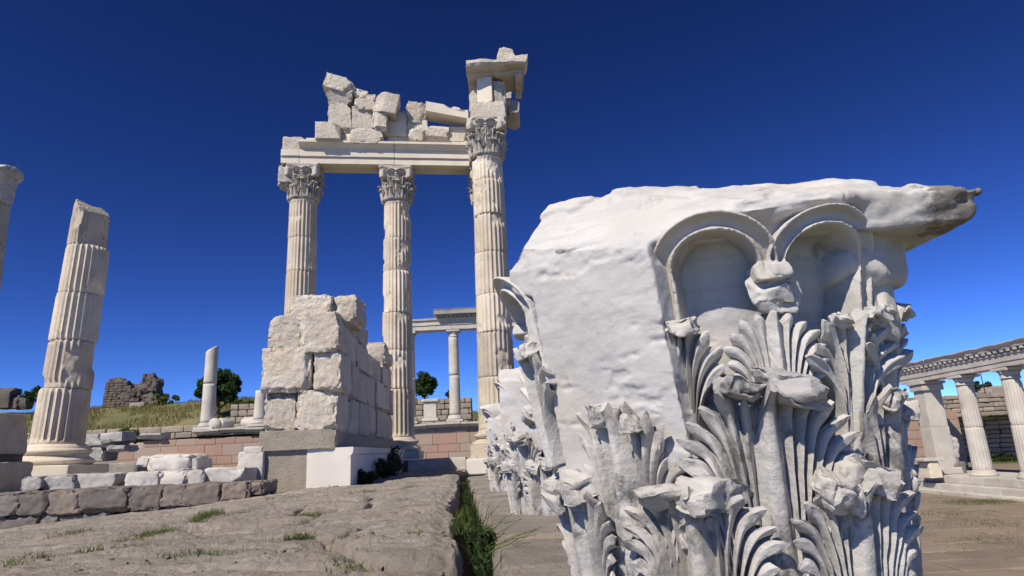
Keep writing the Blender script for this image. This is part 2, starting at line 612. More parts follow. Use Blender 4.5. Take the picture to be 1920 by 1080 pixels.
    hr = h0 * np.linspace(.95, 1.05, nt_)
    for k, (x, h) in enumerate(((-1, .2), (-.75, .75), (0, 1.0), (.75, .75), (1, .2), (.7, None), (-.7, None))):
        rings[:, k, 0] = x * wid
        rings[:, k, 1] = t * H * .97
        rings[:, k, 2] = hr * h if h is not None else back
    g.add(*closed_strip(rings))
    return g

def leaf_sheet(H, W, n=6, seed=0, rib=.20, base_w=.40, lam0=-35, lam1=82, b0=.70, droop=.035, depth=.042, serr=.24, lobe=3, lobe_cut=.10,
               thick=.045, per=14, nt_=90, hollow=.012, broken=.1, groove=.0068, noise_amp=.0035, start=.0):
    """one acanthus leaf as a carved sheet in (a across, b along, h out): n fingers each side fan out of a mid rib,
    parted by narrow drilled channels, with a notched edge; closed by a back and a rim"""
    rs = np.random.RandomState(seed)
    fr = np.linspace(0, 1, per, endpoint=False)
    fr = (fr - np.sin(2 * np.pi * fr) / (2 * np.pi) * .55)          # denser near the channels
    side = np.concatenate([k + fr for k in range(n)] + [[float(n)]]) / n     # 0 at the rib .. 1 at the outer edge
    ribs = np.linspace(-1, 1, 13)[1:-1]
    S = np.concatenate([-side[::-1], np.zeros(0), side])
    isrib = np.zeros(len(S), bool)
    S = np.concatenate([-side[::-1], ribs * 0, side])
    ribpos = np.concatenate([-np.ones(len(side)), ribs, np.ones(len(side))])
    isrib = np.concatenate([np.zeros(len(side), bool), np.ones(len(ribs), bool), np.zeros(len(side), bool)])
    sgn = np.where(isrib, np.sign(ribpos), np.concatenate([-np.ones(len(side)), np.ones(len(ribs)), np.ones(len(side))]))
    s = np.abs(S)
    ph = (s * n) % 1.0
    ph[s >= 1 - 1e-9] = 1.0
    fi = np.minimum((s * n - 1e-9).astype(int), n - 1)
    key = np.where(sgn < 0, fi, fi + n)
    lenr = 1 + rs.uniform(-.05, .04, 2 * n)
    for k in range(2 * n):
        if rs.rand() < broken:
            lenr[k] *= rs.uniform(.72, .9)
    notch = np.abs(2 * ph - 1) ** 1.35
    lob = (fi % lobe == 0) & (ph < .5) | (fi % lobe == lobe - 1) & (ph >= .5)
    reach = lenr[key] * (1 - serr * notch - lobe_cut * notch * lob)
    reach[isrib] = 1.0
    lam = np.radians(lam1 + (lam0 - lam1) * s ** .95)
    bb = b0 * H
    tip = np.stack([W * np.cos(lam), bb + np.where(lam > 0, H - bb, bb * .75) * np.sin(lam)], -1)
    root = np.stack([W * (rib * .9 + base_w * s), np.full(len(s), 0.0)], -1)
    root[:, 1] = start * H * (1 - s)
    tip = root * .0 + np.stack([tip[:, 0], tip[:, 1]], -1)
    cen = np.stack([W * rib * .5 * np.ones(len(s)), bb * np.ones(len(s)) * .75], -1)
    tip = cen + (tip - cen) * reach[:, None]
    P1 = np.stack([root[:, 0] + .03 * W, np.maximum(tip[:, 1] + droop * H * s - .12 * H * (1 - s), root[:, 1] + .05 * H)], -1)
    t = np.linspace(0, 1, nt_)
    tt = t[None, :, None]
    C = (1 - tt) ** 2 * root[:, None] + 2 * tt * (1 - tt) * P1[:, None] + tt ** 2 * tip[:, None]
    # rib columns
    rt = np.stack([np.linspace(W * rib * .88, W * rib * .22, nt_), t * H * .985], -1)
    for k in np.where(isrib)[0]:
        C[k, :, 0] = np.abs(ribpos[k]) * rt[:, 0]
        C[k, :, 1] = rt[:, 1]
    A = C[..., 0] * np.where(sgn == 0, 1, sgn)[:, None]
    Bb = C[..., 1]
    # metric width of a finger at each point
    wf = np.zeros_like(A)
    for k in range(2 * n):
        m = (key == k) & ~isrib
        idx = np.where(m)[0]
        d = np.hypot(A[idx[0]] - A[idx[-1]], Bb[idx[0]] - Bb[idx[-1]])
        wf[idx] = d[None, :]
    T = t[None, :] * np.ones((len(s), 1))
    dist = np.minimum(ph, 1 - ph)[:, None] * wf
    dep = depth * (.35 + .65 * sstep(.05, .5, T)) * np.clip(wf / .018, .25, 1)
    h = -dep * np.exp(-(dist / groove) ** 2)                               # the channels
    h = h - hollow * np.clip(wf / .03, 0, 1) * np.sin(np.pi * ph)[:, None] ** 1.3 * sstep(.25, .7, T)    # each finger is scooped
    lean = (ph[:, None] - .5) * .010 * np.clip(wf / .03, 0, 1) * sstep(.3, .8, T)                       # and tilted like a shingle
    h = h - lean
    h = h - .004 * sstep(.90, 1.0, T)
    rr = 1 - np.abs(ribpos) ** 3
    for k in np.where(isrib)[0]:
        h[k] = .012 * rr[k] - .004
    edge = np.abs(np.abs(ribpos) - 1) < 1e-9
    V = np.stack([A, Bb, h], -1)
    ns = len(s)
    off = rs.rand(3) * 40
    p = V.reshape(-1, 3)
    nz = fbm(p * np.array([1, 1, 0]) + off, 26, 4, seed, .6) * noise_amp - .010 * sstep(.28, .6, fbm(p * np.array([1, 1, 0]) + off, 9, 3, seed + 4))
    V[..., 2] += nz.reshape(ns, nt_)
    back = V.copy()
    back[..., 2] = np.minimum(-thick * (1 - .55 * T) - .006, V[..., 2] - .012)
    back[..., 0] *= .97
    # stitch front, back and rim
    vf, vb = V.reshape(-1, 3), back.reshape(-1, 3)
    q = grid_faces(ns, nt_)
    q2 = q[:, ::-1] + ns * nt_
    loop = np.concatenate([np.arange(nt_), [k * nt_ + nt_ - 1 for k in range(1, ns)], (ns - 1) * nt_ + np.arange(nt_ - 2, -1, -1), [k * nt_ for k in range(ns - 2, 0, -1)]])
    nx = np.roll(loop, -1)
    rim = np.stack([loop, loop + ns * nt_, nx + ns * nt_, nx], -1)
    return Geo().add(np.vstack([vf, vb]), q, q2, rim)

def leaf_map(H, z0, rad, lean=0.10, curl_at=0.72, curl=110, curl_r=0.09, cup=0.35, twist=0.0):
    """wrap a flat leaf (a, b, h) round the bell at angle 0 (towards -Y) and curl its head outwards"""
    bs = np.linspace(-0.05 * H, 1.25 * H, 240)
    ds = bs[1] - bs[0]
    bc = curl_at * H
    ang = np.full(len(bs), lean)
    ang = ang + np.clip((bs - bc) / curl_r, 0, R(curl))
    rho = rad + np.concatenate([[0], np.cumsum(np.sin((ang[1:] + ang[:-1]) / 2) * ds)])
    zz = z0 + np.concatenate([[0], np.cumsum(np.cos((ang[1:] + ang[:-1]) / 2) * ds)])
    i0 = np.argmin(np.abs(bs))
    rho -= rho[i0] - rad
    zz -= zz[i0] - z0
    def fn(p):
        a, b, h = p[:, 0], p[:, 1], p[:, 2]
        h = h + cup * a * a
        r0 = np.interp(b, bs, rho)
        z = np.interp(b, bs, zz)
        an = np.interp(b, bs, ang)
        r = r0 + h * np.cos(an)
        z = z - h * np.sin(an)
        th = (a + twist * b) / rad
        return np.stack([np.sin(th) * r, -np.cos(th) * r, z], -1)
    tipi = np.argmin(np.abs(bs - H))
    return fn, (rho[tipi], zz[tipi])

def erode(v, n, seed, amp=0.004, freq=14, chip_amp=0.012):
    d = fbm(v, freq, 4, seed) * amp
    c = fbm(v, freq * .45, 3, seed + 31)
    d = d - chip_amp * sstep(.22, .5, c)
    return v + n * d[:, None]

def carve(geo, voxel, seed, amp=0.004, chip_amp=0.012, freq=14, smooth_it=1):
    v, n, q = remesh(geo, voxel, smooth_it)
    return Geo().add(erode(v, n, seed, amp, freq, chip_amp), q)

def chunk(c, size, seed, rot=(0, 0, 0), chips=5, rough=0.02):
    g = stone(size, 16, seed, bevel=min(size) * .1, rough=rough * .9, freq=13, chips=chips + 7, chip=.62, fine=.6)
    m = np.array(Euler(rot).to_matrix())
    return g.map(lambda p: p @ m.T + np.asarray(c))

def rotz(a):
    c, s = math.cos(a), math.sin(a)
    return np.array([[c, -s, 0], [s, c, 0], [0, 0, 1.0]])

def lathe(prof, n=64, top=True):
    prof = np.asarray(prof, float)
    th = np.linspace(0, 2 * np.pi, n, endpoint=False)
    v = np.stack([np.cos(th)[:, None] * prof[:, 0], np.sin(th)[:, None] * prof[:, 0], np.tile(prof[:, 1], (n, 1))], -1)
    nv = len(prof)
    q = grid_faces(n, nv, True)
    v = v.reshape(-1, 3)
    c0, c1 = len(v), len(v) + 1
    v = np.vstack([v, [0, 0, prof[0, 1]], [0, 0, prof[-1, 1]]])
    k = np.arange(n)
    k2 = (k + 1) % n
    t0 = np.stack([np.full(n, c0), k2 * nv, k * nv], -1)
    t1 = np.stack([np.full(n, c1), k * nv + nv - 1, k2 * nv + nv - 1], -1)
    return Geo().add(v, q, t0, t1)

def abacus(half, horn, z0, z1, inset=0.05, n=14, cut=0.07):
    """concave-sided slab with cut corners; horn = distance of the corners from the axis"""
    pts = []
    for k in range(4):
        a0 = k * math.pi / 2
        c = np.array([math.cos(a0 - math.pi / 4), math.sin(a0 - math.pi / 4)]) * horn
        d = np.array([math.cos(a0 + math.pi / 4), math.sin(a0 + math.pi / 4)]) * horn
        e = (d - c) / np.linalg.norm(d - c)
        nrm = np.array([math.cos(a0), math.sin(a0)])
        c2, d2 = c + e * cut, d - e * cut
        dist = c2 @ nrm
        for t in np.linspace(0, 1, n):
            p = c2 + (d2 - c2) * t
            pts.append(p + nrm * (-(dist - half) * (4 * t * (1 - t)) ** 0.8))
    pts = np.array(pts)
    m = len(pts)
    prof = [(0.90, 0.0), (0.93, .30), (0.99, .52), (1.0, .56), (1.0, 1.0)]
    v = []
    for s, f in prof:
        v.append(np.column_stack([pts * s, np.full(m, z0 + (z1 - z0) * f)]))
    v = np.stack(v, 1)
    return Geo().add(*closed_strip(np.transpose(v, (1, 0, 2))))

def band(pts, width, thick, depth_in=0.08, rim=0.012):
    """a carved scroll band: pts (n,2) in (a, z) on the bell; returns (a, z, h) solid with a hollowed face and raised rims"""
    pts = np.asarray(pts, float)
    t = np.gradient(pts, axis=0)
    t /= np.linalg.norm(t, axis=1, keepdims=True)
    nr = np.stack([-t[:, 1], t[:, 0]], -1)
    sec = [(-1, thick), (-.72, thick + rim * .4), (-.5, thick - rim), (0, thick - rim * 1.3), (.5, thick - rim), (.72, thick + rim * .4),
           (1, thick), (1, -depth_in), (-1, -depth_in)]
    w = width if np.ndim(width) else np.full(len(pts), width)
    rings = np.zeros((len(pts), len(sec), 3))
    for k, (s, h) in enumerate(sec):
        rings[:, k, :2] = pts + nr * (s * w / 2)[:, None]
        rings[:, k, 2] = h
    return Geo().add(*closed_strip(rings))

BELL = np.array([(.39, 0), (.395, .25), (.40, .55), (.412, .80), (.44, .95), (.50, 1.06), (.55, 1.12)])
def bell_r(z):
    return np.interp(z, BELL[:, 1], BELL[:, 0])

def on_bell(ang):
    def fn(p):
        r = bell_r(p[:, 1]) + p[:, 2]
        th = p[:, 0] / 0.46 + ang
        return np.stack([np.sin(th) * r, -np.cos(th) * r, p[:, 1]], -1)
    return fn
# ------------------------------------------------------------------ the big fallen capital
CAP_PHI = R(-4)
A0 = at_y(1371, 828, 2.15)
VOX = 0.0034

def leaf_mesh(name, seed, H, W, z0, rad, mat, chunks=(), lean=.08, curl_at=.78, curl=100, curl_r=.10, cup=.3, **kw):
    g = leaf_sheet(H, W, seed=seed, **kw)
    fn, (tr, tz) = leaf_map(H, z0, rad, lean, curl_at, curl, curl_r, cup)
    g = g.map(fn)
    for k, (dx, dr, dz, sz, rot) in enumerate(chunks):
        g.join(chunk((dx, -(tr + dr), tz + dz), sz, seed * 7 + k, rot))
    me = g.mesh(name, 'angle')
    me.materials.append(mat)
    return me

def spin(deg, z=0.0, s=1.0):
    return Matrix.Translation((0, 0, z)) @ Matrix.Rotation(R(deg), 4, 'Z') @ Matrix.Scale(s, 4)

G_ = M['marble_grey']
row2_mesh = [
    leaf_mesh('acanthus_leaf', 3, .64, .20, .02, .47, G_, n=8, lean=.12, b0=.70, lam0=-38, curl_at=.80, curl=85, curl_r=.10, cup=.9,
              chunks=[(.05, -.05, .0, (.20, .15, .075), (.2, .18, .25)), (-.06, -.07, .0, (.13, .12, .05), (0, .25, .3))]),
    leaf_mesh('acanthus_leaf', 8, .62, .195, .0, .47, G_, n=8, lean=.11, b0=.68, lam0=-40, curl_at=.86, curl=60, curl_r=.11, cup=.9, broken=.25,
              chunks=[(-.03, -.045, -.02, (.09, .08, .06), (.3, .3, .1)), (.07, -.04, -.05, (.06, .07, .05), (.2, .1, .9))]),
]
row1_mesh = [
    leaf_mesh('acanthus_leaf', 21, .43, .19, -.02, .49, G_, n=7, lean=.14, b0=.66, lam0=-42, curl_at=.76, curl=80, curl_r=.09, cup=.9, broken=.2,
              chunks=[(0.04, -.075, .0, (.22, .15, .075), (.15, .1, .1)), (-.07, -.085, .0, (.18, .14, .06), (.3, -.1, .4))]),
    leaf_mesh('acanthus_leaf', 22, .44, .19, -.02, .49, G_, n=7, lean=.14, b0=.66, lam0=-42, curl_at=.78, curl=75, curl_r=.09, cup=.9, broken=.2,
              chunks=[(.04, -.065, .0, (.19, .14, .075), (.2, .2, .2)), (-.08, -.06, -.02, (.12, .11, .08), (.5, .2, .1))]),
]
mid_mesh = leaf_mesh('acanthus_leaf', 31, .29, .13, .53, .475, M['marble'], n=7, lean=.12, curl_at=.88, curl=30, curl_r=.12, cup=.5, lam0=-48, b0=.58, base_w=.45, rib=.14,
                     depth=.022, hollow=.004, serr=.16, lobe_cut=.0, broken=.0, droop=.02,
                     chunks=[(.015, -.035, .045, (.14, .10, .085), (.1, .12, .1))])
calyx_mesh = [
    leaf_mesh('calyx_leaf', 41, .36, .155, .45, .445, M['marble'], n=4, lean=.22, curl_at=.82, curl=40, curl_r=.12, cup=1.6, lam0=18, lam1=80, b0=.52, base_w=.10, rib=.10,
              depth=.045, hollow=.014, groove=.007, serr=.14, lobe=2, lobe_cut=.12, droop=-.12, thick=.06,
              chunks=[(.04, -.04, .0, (.12, .08, .045), (.1, -.15, .1))]),
    leaf_mesh('calyx_leaf', 42, .37, .165, .45, .445, M['marble'], n=4, lean=.24, curl_at=.86, curl=35, curl_r=.12, cup=1.6, lam0=12, lam1=80, b0=.52, base_w=.10, rib=.10,
              depth=.045, hollow=.014, groove=.007, serr=.14, lobe=2, lobe_cut=.12, droop=-.10, thick=.06,
              chunks=[(.05, -.04, .0, (.09, .08, .045), (.1, .3, .2)), (-.06, -.04, -.02, (.07, .07, .04), (.1, 0, .2))]),
]
# collar each calyx grows from
col_prof = [(.03, 0), (.055, .0), (.062, .05), (.070, .085), (.088, .095), (.086, .11), (.05, .115)]
_g = lathe(col_prof, 28).map(lambda p: p * np.array([1, .8, 1]) + np.array([0, -.415, .365]))
collar_mesh = carve(_g, .005, 51, .003, .004).mesh('calyx_collar')
collar_mesh.materials.append(M['marble'])

def scroll_pts(sgn, cx=.128, r=.120, zc=.935, z_leg=.70, lead=.02):
    pts = []
    for t in np.linspace(0, 1, 8)[:-1]:
        pts.append((cx + r + lead * (1 - t) - .035 * t * (1 - t), z_leg + (zc - z_leg) * t))
    for t in np.linspace(0, 1, 20):
        a = math.pi * t * 1.08
        pts.append((cx + r * math.cos(a), zc + r * .96 * math.sin(a)))
    pts = np.array(pts)
    pts[:, 0] *= sgn
    return pts[::-1] if sgn > 0 else pts

def scroll_geo(sgn, seed, th=.088):
    p = scroll_pts(sgn)
    w = np.linspace(.054, .044, len(p))
    if sgn > 0:
        w = w[::-1]
    g = band(p, w, th, .10, .014)
    e = p[-1] if sgn < 0 else p[0]
    g2 = g.map(on_bell(0))
    b = stone((.065, .11, .05), 6, seed, .012, .008, 9, 3, .3).map(lambda q: q + np.array([e[0] * 1.1, -(bell_r(e[1]) + .05), e[1] + .012]))
    return g2.join(b)

scroll_mesh = {}
for s in (-1, 1):
    scroll_mesh[s] = carve(scroll_geo(s, 60 + s), .0045, 60 + s, .003, .006).mesh('scroll')
    scroll_mesh[s].materials.append(M['marble'])

def nrm3(p1, p2, p3):
    n = np.cross(np.subtract(p2, p1), np.subtract(p3, p1))
    return n / np.linalg.norm(n)

def big_body():
    g = lathe([(.30, .0)] + [tuple(b) for b in BELL[:-1]] + [(.575, 1.10), (.3, 1.12)], 96)
    g.join(abacus(.57, .86, 1.02, 1.27, cut=.012))
    g.join(stone((.34, .60, .24), 10, 5, .06, .02, 5).map(lambda p: p + np.array([-.50, -.12, 1.08])))
    g.join(stone((.41, .40, .84), 10, 6, .03, .01, 5).map(lambda p: (p + np.array([-.075, -.42, .84])) @ rotz(R(-40)).T))
    # swelling where the corner scrolls left the block
    for ang, r, z, sx in ((-135, .56, .97, .15), (135, .56, .97, .15), (-100, .5, .95, .10)):
        s = stone((sx * 1.5, sx * 1.7, sx * 1.5), 10, int(ang + 200), sx * .75, .012, 7)
        s = s.map(lambda p: (p + np.array([0, -r, z])) @ rotz(R(ang)).T)
        g.join(s)
    g.join(stone((.26, .34, .26), 14, 92, .06, .025, 6, 6, .3).map(lambda p: (p + np.array([.02, -.40, 1.02])) @ rotz(R(41)).T))
    # the one corner of the abacus that is left, running out to a broken point
    hd = np.array([.36, -.20, -.015]); hl = np.linalg.norm(hd); hd /= hl
    sd_ = np.cross(hd, [0, 0, 1.0]); sd_ /= np.linalg.norm(sd_)
    hu = np.cross(sd_, hd)
    hn = stone((.55, .34, .21), 16, 91, .02, .03, 6, 6, .25)
    def taper(p):
        f = np.clip((p[:, 0] + .275) / .55, 0, 1)
        k = 1 - .90 * f ** 2.0
        return np.array([.33, -.43, 1.10]) + hd * p[:, :1] + sd_ * (p[:, 1] * k)[:, None] + hu * (p[:, 2] * k + .02 * (1 - f))[:, None]
    g.join(hn.map(taper))
    # fillet that closes the bell to the abacus
    g.join(lathe([(.2, 1.02), (.46, 1.03), (.55, 1.06), (.62, 1.09), (.62, 1.12), (.2, 1.14)], 64))
    v, n, q = remesh(g, .010, 1)
    pB = ((-.40, -.28, 1.265), (-.66, -.42, .94), (-.27, -.555, .985))
    nB = nrm3(*pB)
    if nB[2] < 0: nB = -nB
    planes = [((-.29, -.52, .96), (-.60, -.815, -.20)),       # the sheared corner on the left
              ((0, -.30, 1.262), (.02, -.50, .86)),           # broken front of the abacus
              (pB[0], nB),                                     # the long fracture falling to the left
              ((-.55, -.1, 1.22), (-.85, .1, .5)),
              ((-.62, .3, 1.0), (-.9, .4, .2)),
              ((.42, -.50, 1.175), (.38, -.22, .88)),          # the horn, chipped above
              ((.62, -.58, 1.06), (.52, -.46, -.72)),
              ((.56, -.63, 1.1), (-.1, -1, .1)),
              ((.575, -.54, 1.08), (.85, -.5, .1)), ((.0, .5, 1.2), (.1, .8, .5)), ((.4, .5, 1.0), (.7, .7, .1))]
    v = clip(v, planes)
    v, n, q = remesh(Geo().add(v, q), .0065, 1)
    broken = sstep(1.0, 1.1, v[:, 2])
    left = sstep(.2, .45, -v[:, 0] * .6 - v[:, 1] * .8)
    d = fbm(v, 4, 5, 77) * (.010 + .012 * broken) + fbm(v, 16, 4, 78, .6) * (.0035 + .004 * broken)
    d = d - .006 * sstep(.10, .30, fbm(v * np.array([1, 1, 2.5]), 4, 5, 84, .6)) * (1 - broken)
    # flaking ledges on the fracture
    st = fbm(v * np.array([1, 1, 2.2]), 5, 3, 79)
    d = d - .012 * sstep(.05, .12, st) * broken
    d = d - .02 * sstep(.25, .45, fbm(v, 7, 3, 80)) * sstep(.3, .55, v[:, 0]) * broken
    v = v + n * d[:, None]
    return Geo().add(v, q)

OFF = Matrix.Translation((-.03, 0, 0))
cap1 = thing('fallen_capital', 'huge white marble column capital with acanthus leaves in the right foreground', 'capital',
             (A0.x, A0.y, 0), CAP_PHI)
put('bell', big_body(), M['marble_top'], cap1)
for k in range(8):
    a = k * 45 - 180
    put('acanthus_leaf', row2_mesh[0 if a == 0 else 1 if a in (-45, 90) else k % 2], parent=cap1, M=OFF @ spin(a))
    a = k * 45 - 157.5
    put('acanthus_leaf', row1_mesh[0 if a in (-22.5, 112.5, -112.5) else 1], parent=cap1, M=(Matrix.Translation((-.10, .02, 0)) if a == 67.5 else OFF) @ spin(a))
UP = Matrix.Translation((.012, -.02, 0))
for s in (-1, 1):
    put('scroll', scroll_mesh[s], parent=cap1, M=UP @ spin(2))
    put('scroll', scroll_mesh[s], parent=cap1, M=Matrix.Translation((-.15, -.02, -.02)) @ spin(-95))
    put('scroll', scroll_mesh[s], parent=cap1, M=spin(88))
put('acanthus_leaf', mid_mesh, parent=cap1, M=UP @ spin(1))
put('acanthus_leaf', mid_mesh, parent=cap1, M=Matrix.Translation((-.13, -.04, -.02)) @ spin(-88))
put('calyx_leaf', calyx_mesh[0], parent=cap1, M=OFF @ spin(-24))
put('calyx_leaf', calyx_mesh[1], parent=cap1, M=UP @ spin(27))
put('calyx_leaf', calyx_mesh[1], parent=cap1, M=UP @ spin(47, .03))
put('calyx_leaf', calyx_mesh[0], parent=cap1, M=Matrix.Translation((-.16, -.02, 0)) @ spin(-72))
put('calyx_leaf', calyx_mesh[1], parent=cap1, M=spin(72))
for a in (-24, 27, -74, 72):
    put('calyx_collar', collar_mesh, parent=cap1, M=OFF @ spin(a))
# upright splinter of the right corner scroll
sp_ = stone((.085, .10, .26), 14, 66, .02, .012, 9, 5, .3)
put('splinter', sp_, M['marble'], cap1, M=spin(40) @ Matrix.Translation((.02, -.50, .87)) @ Matrix.Rotation(R(8), 4, 'Y'))
# ------------------------------------------------------------------ fluted columns
def drum_geo(r0, r1, h, seed, fl=24, dmg=0.2, depth=.056, nz=26, start=False, sub=6, clips=(), neck=False):
    nth = fl * sub
    th = np.linspace(0, 2 * np.pi, nth, endpoint=False)
    u = (np.arange(nth) % sub) / sub
    prof = np.where(u < 1e-6, 0.0, np.sqrt(np.clip(1 - ((u - .5) / .46) ** 2, 0, 1)))
    z = np.linspace(0, 1, nz)
    z = np.concatenate([[0, .006], z[1:-1], [.994, 1]])
    nzz = len(z)
    T, Z = np.meshgrid(th, z, indexing='ij')
    rb = r0 + (r1 - r0) * Z
    P = np.stack([np.cos(T) * .55, np.sin(T) * .55, Z * h], -1).reshape(-1, 3)
    off = np.array([seed * 3.7, seed * 1.9, seed * 2.3])
    n1 = fbm(P + off, 1.6, 4, seed).reshape(T.shape)
    n2 = fbm(P + off, 6, 3, seed + 9).reshape(T.shape)
    thr = .42 - .55 * dmg
    mask = sstep(thr, thr + .10, n1)
    edge = np.minimum(Z, 1 - Z) * h
    em = sstep(.10, .0, edge + .05 * n2) * sstep(-.1, .3, n2)
    fd = depth * prof[:, None] * np.ones_like(Z)
    if start:
        fd = fd * sstep(.05, .10, Z * h - .03 * (1 - prof[:, None]))
    if neck:
        fd = fd * sstep(.05, .10, (1 - Z) * h)
    surf = rb - fd + n2 * .004 * (.3 + prof[:, None] * .2)
    brk = rb - depth * (.9 + .5 * n2) - .02 * sstep(0, .4, n1)
    r = surf * (1 - mask) + np.minimum(surf, brk) * mask
    r = r - em * .022 - .006 * sstep(.012, .0, edge)
    ab = np.stack([np.cos(T) * r, np.sin(T) * r, Z * h], -1).reshape(-1, 3)
    q = grid_faces(nth, nzz, True)
    c0, c1 = len(ab), len(ab) + 1
    ab = np.vstack([ab, [0, 0, 0], [0, 0, h]])
    k = np.arange(nth)
    k2 = (k + 1) % nth
    t0 = np.stack([np.full(nth, c0), k2 * nzz, k * nzz], -1)
    t1 = np.stack([np.full(nth, c1), k * nzz + nzz - 1, k2 * nzz + nzz - 1], -1)
    if clips:
        ab2 = clip(ab, clips)
        moved = np.linalg.norm(ab2 - ab, axis=1)
        nz_ = fbm(ab2 + off, 5, 4, seed + 3) * .03 * np.clip(moved * 20, 0, 1)
        ab = ab2 - np.column_stack([ab2[:, :2], np.zeros(len(ab2))]) * nz_[:, None]
    return Geo().add(ab, q, t0, t1)

BASE_PROF = [(.2, 0), (.70, 0), (.745, .03), (.76, .075), (.745, .12), (.70, .145), (.665, .15), (.665, .165), (.63, .185), (.622, .21), (.64, .235),
             (.668, .24), (.668, .255), (.69, .275), (.695, .30), (.68, .33), (.655, .345), (.615, .35), (.615, .37), (.575, .40), (.555, .45), (.2, .45)]
base_mesh = lathe(BASE_PROF, 72).mesh('base'); base_mesh.materials.append(M['column'])
plinth_mesh = stone((1.56, 1.56, .26), 10, 3, .02, .006, 3).mesh('plinth'); plinth_mesh.materials.append(M['new_marble'])

# body of the capitals that still stand on their columns
def cap_body(seed, chips):
    g = lathe([(.30, 0), (.45, .0), (.465, .03), (.45, .06)] + [tuple(b) for b in BELL[1:]] + [(.3, 1.12)], 64)
    g.join(abacus(.50, .78, 1.06, 1.26, cut=.06))
    g.join(lathe([(.2, .9), (.48, .95), (.55, 1.06), (.2, 1.14)], 48))
    for k in range(4):
        s = stone((.20, .30, .34), 6, k, .08, .01, 6)
        g.join(s.map(lambda p: (p + np.array([0, -.54, .95])) @ rotz(R(45 + 90 * k)).T))
    v, n, q = remesh(g, .022, 1)
    v = clip(v, chips)
    v = v + n * (fbm(v, 5, 4, seed) * .015)[:, None]
    me = Geo().add(v, q).mesh('bell')
    me.materials.append(M['carved'])
    return me
cap_bodies = [cap_body(5, [((.5, -.5, 1.2), (.8, -.6, .3))]), cap_body(6, [((-.45, -.5, 1.0), (-.7, -.7, .3)), ((.5, -.3, 1.2), (.6, -.6, .5))]),
              cap_body(7, [((-.50, -.45, 1.1), (-.8, -.5, .2))])]

def standing_capital(parent, z, k, spin_deg, mirror=0):
    c = put('capital', cap_bodies[k], parent=parent, M=spin(spin_deg, z) @ Matrix.Diagonal((1.13, 1.13, 1, 1)))
    for i in range(8):
        put('acanthus_leaf', row2_mesh[(i + k) % 2], parent=c, M=spin(i * 45, .03))
        put('acanthus_leaf', row1_mesh[(i + k) % 2], parent=c, M=spin(i * 45 + 22.5, .05))
    for i in range(4):
        for s in (-1, 1):
            put('scroll', scroll_mesh[s], parent=c, M=spin(i * 90, .03))
        put('acanthus_leaf', mid_mesh, parent=c, M=spin(i * 90, .02))
        for da in (-24, 24):
            put('calyx_leaf', calyx_mesh[0], parent=c, M=spin(i * 90 + da, .03))
    for ch in c.children:
        ch.material_slots[0].link = 'OBJECT'
        ch.material_slots[0].material = M['carved']
    return c

def column(label, x, y, z0, ztop, drums, seed, cap=None, cap_spin=0, dmg=None, r0=.545, r1=.475, clips=None, group='columns of the temple', plinth_h=.26):
    t = thing('marble_column', label, 'column', (x, y, z0), R(3), group)
    put('plinth', plinth_mesh, parent=t, M=Matrix.Translation((0, 0, plinth_h / 2)))
    put('base', base_mesh, parent=t, M=Matrix.Translation((0, 0, plinth_h)))
    zs = plinth_h + .45
    zend = ztop - z0
    hs = np.array(drums, float)
    hs = hs / hs.sum() * (zend - zs)
    rs = np.random.RandomState(seed)
    z = zs
    for k, h in enumerate(hs):
        ra = r0 + (r1 - r0) * (z - zs) / (9.0 - zs)
        rb = r0 + (r1 - r0) * (z + h - zs) / (9.0 - zs)
        d = dmg[k] if dmg else .15
        cl = clips.get(k, ()) if clips else ()
        g = drum_geo(ra, rb, h - .012, seed * 13 + k, dmg=d, start=(k == 0), clips=cl, neck=(cap is not None and k == len(hs) - 1))
        put('drum', g, M['column'], t, M=Matrix.Translation((rs.uniform(-.012, .012), rs.uniform(-.012, .012), z)) @ Matrix.Rotation(rs.uniform(-.02, .02), 4, 'Z'))
        z += h
    if cap is not None:
        standing_capital(t, z, cap, cap_spin)
    return t

STY = 0.40
NECK = 9.39
column('tall fluted marble column carrying a leafy capital, cornice slab and broken top piece', -.58, 18.7, STY, NECK, [1.7, 1.5, 1.3, 1.5, 1.4, 1.3, .9], 4, 1, -3,
       [.05, .12, .5, .62, .5, .42, .62])
column('fluted marble column under the middle of the architrave, right of the stacked block wall', -4.02, 21.95, STY, NECK, [1.7, 1.4, 1.4, 1.6, 1.3, 1.5], 6, 0, 4, [.03, .10, .58, .2, .55, .5])
column('fluted marble column under the left end of the architrave, behind the stacked block wall', -7.23, 21.4, STY, NECK, [1.7, 1.4, 1.4, 1.6, 1.3, 1.5], 8, 2, 4, [.1, .1, .45, .2, .3, .45])
column('fluted column almost hidden behind the tall column at the right end of the architrave', -.80, 22.45, STY, NECK, [1.7, 1.4, 1.4, 1.6, 1.3, 1.5], 9, 0, 4)
column('capless broken fluted column left of centre with an eroded narrowing top', -10.5, 15.0, .42, 7.0, [1.25, 1.12, 1.14, 1.2, 1.2], 11, None, 0, [.0, .62, .0, .25, .45], r0=.53, r1=.395,
       clips={1: [((.50, -.05, .5), (.9, -.25, -.05))], 3: [((.44, -.05, .35), (.9, -.3, -.22))],
              4: [((.07, 0, 1.0), (1, -.25, .04)), ((.22, -.1, .70), (.8, -.3, .7)), ((-.34, 0, .9), (-1, 0, .25))]})
bpy.data.objects['marble_column.004'].rotation_euler = (0, R(1.7), R(3))
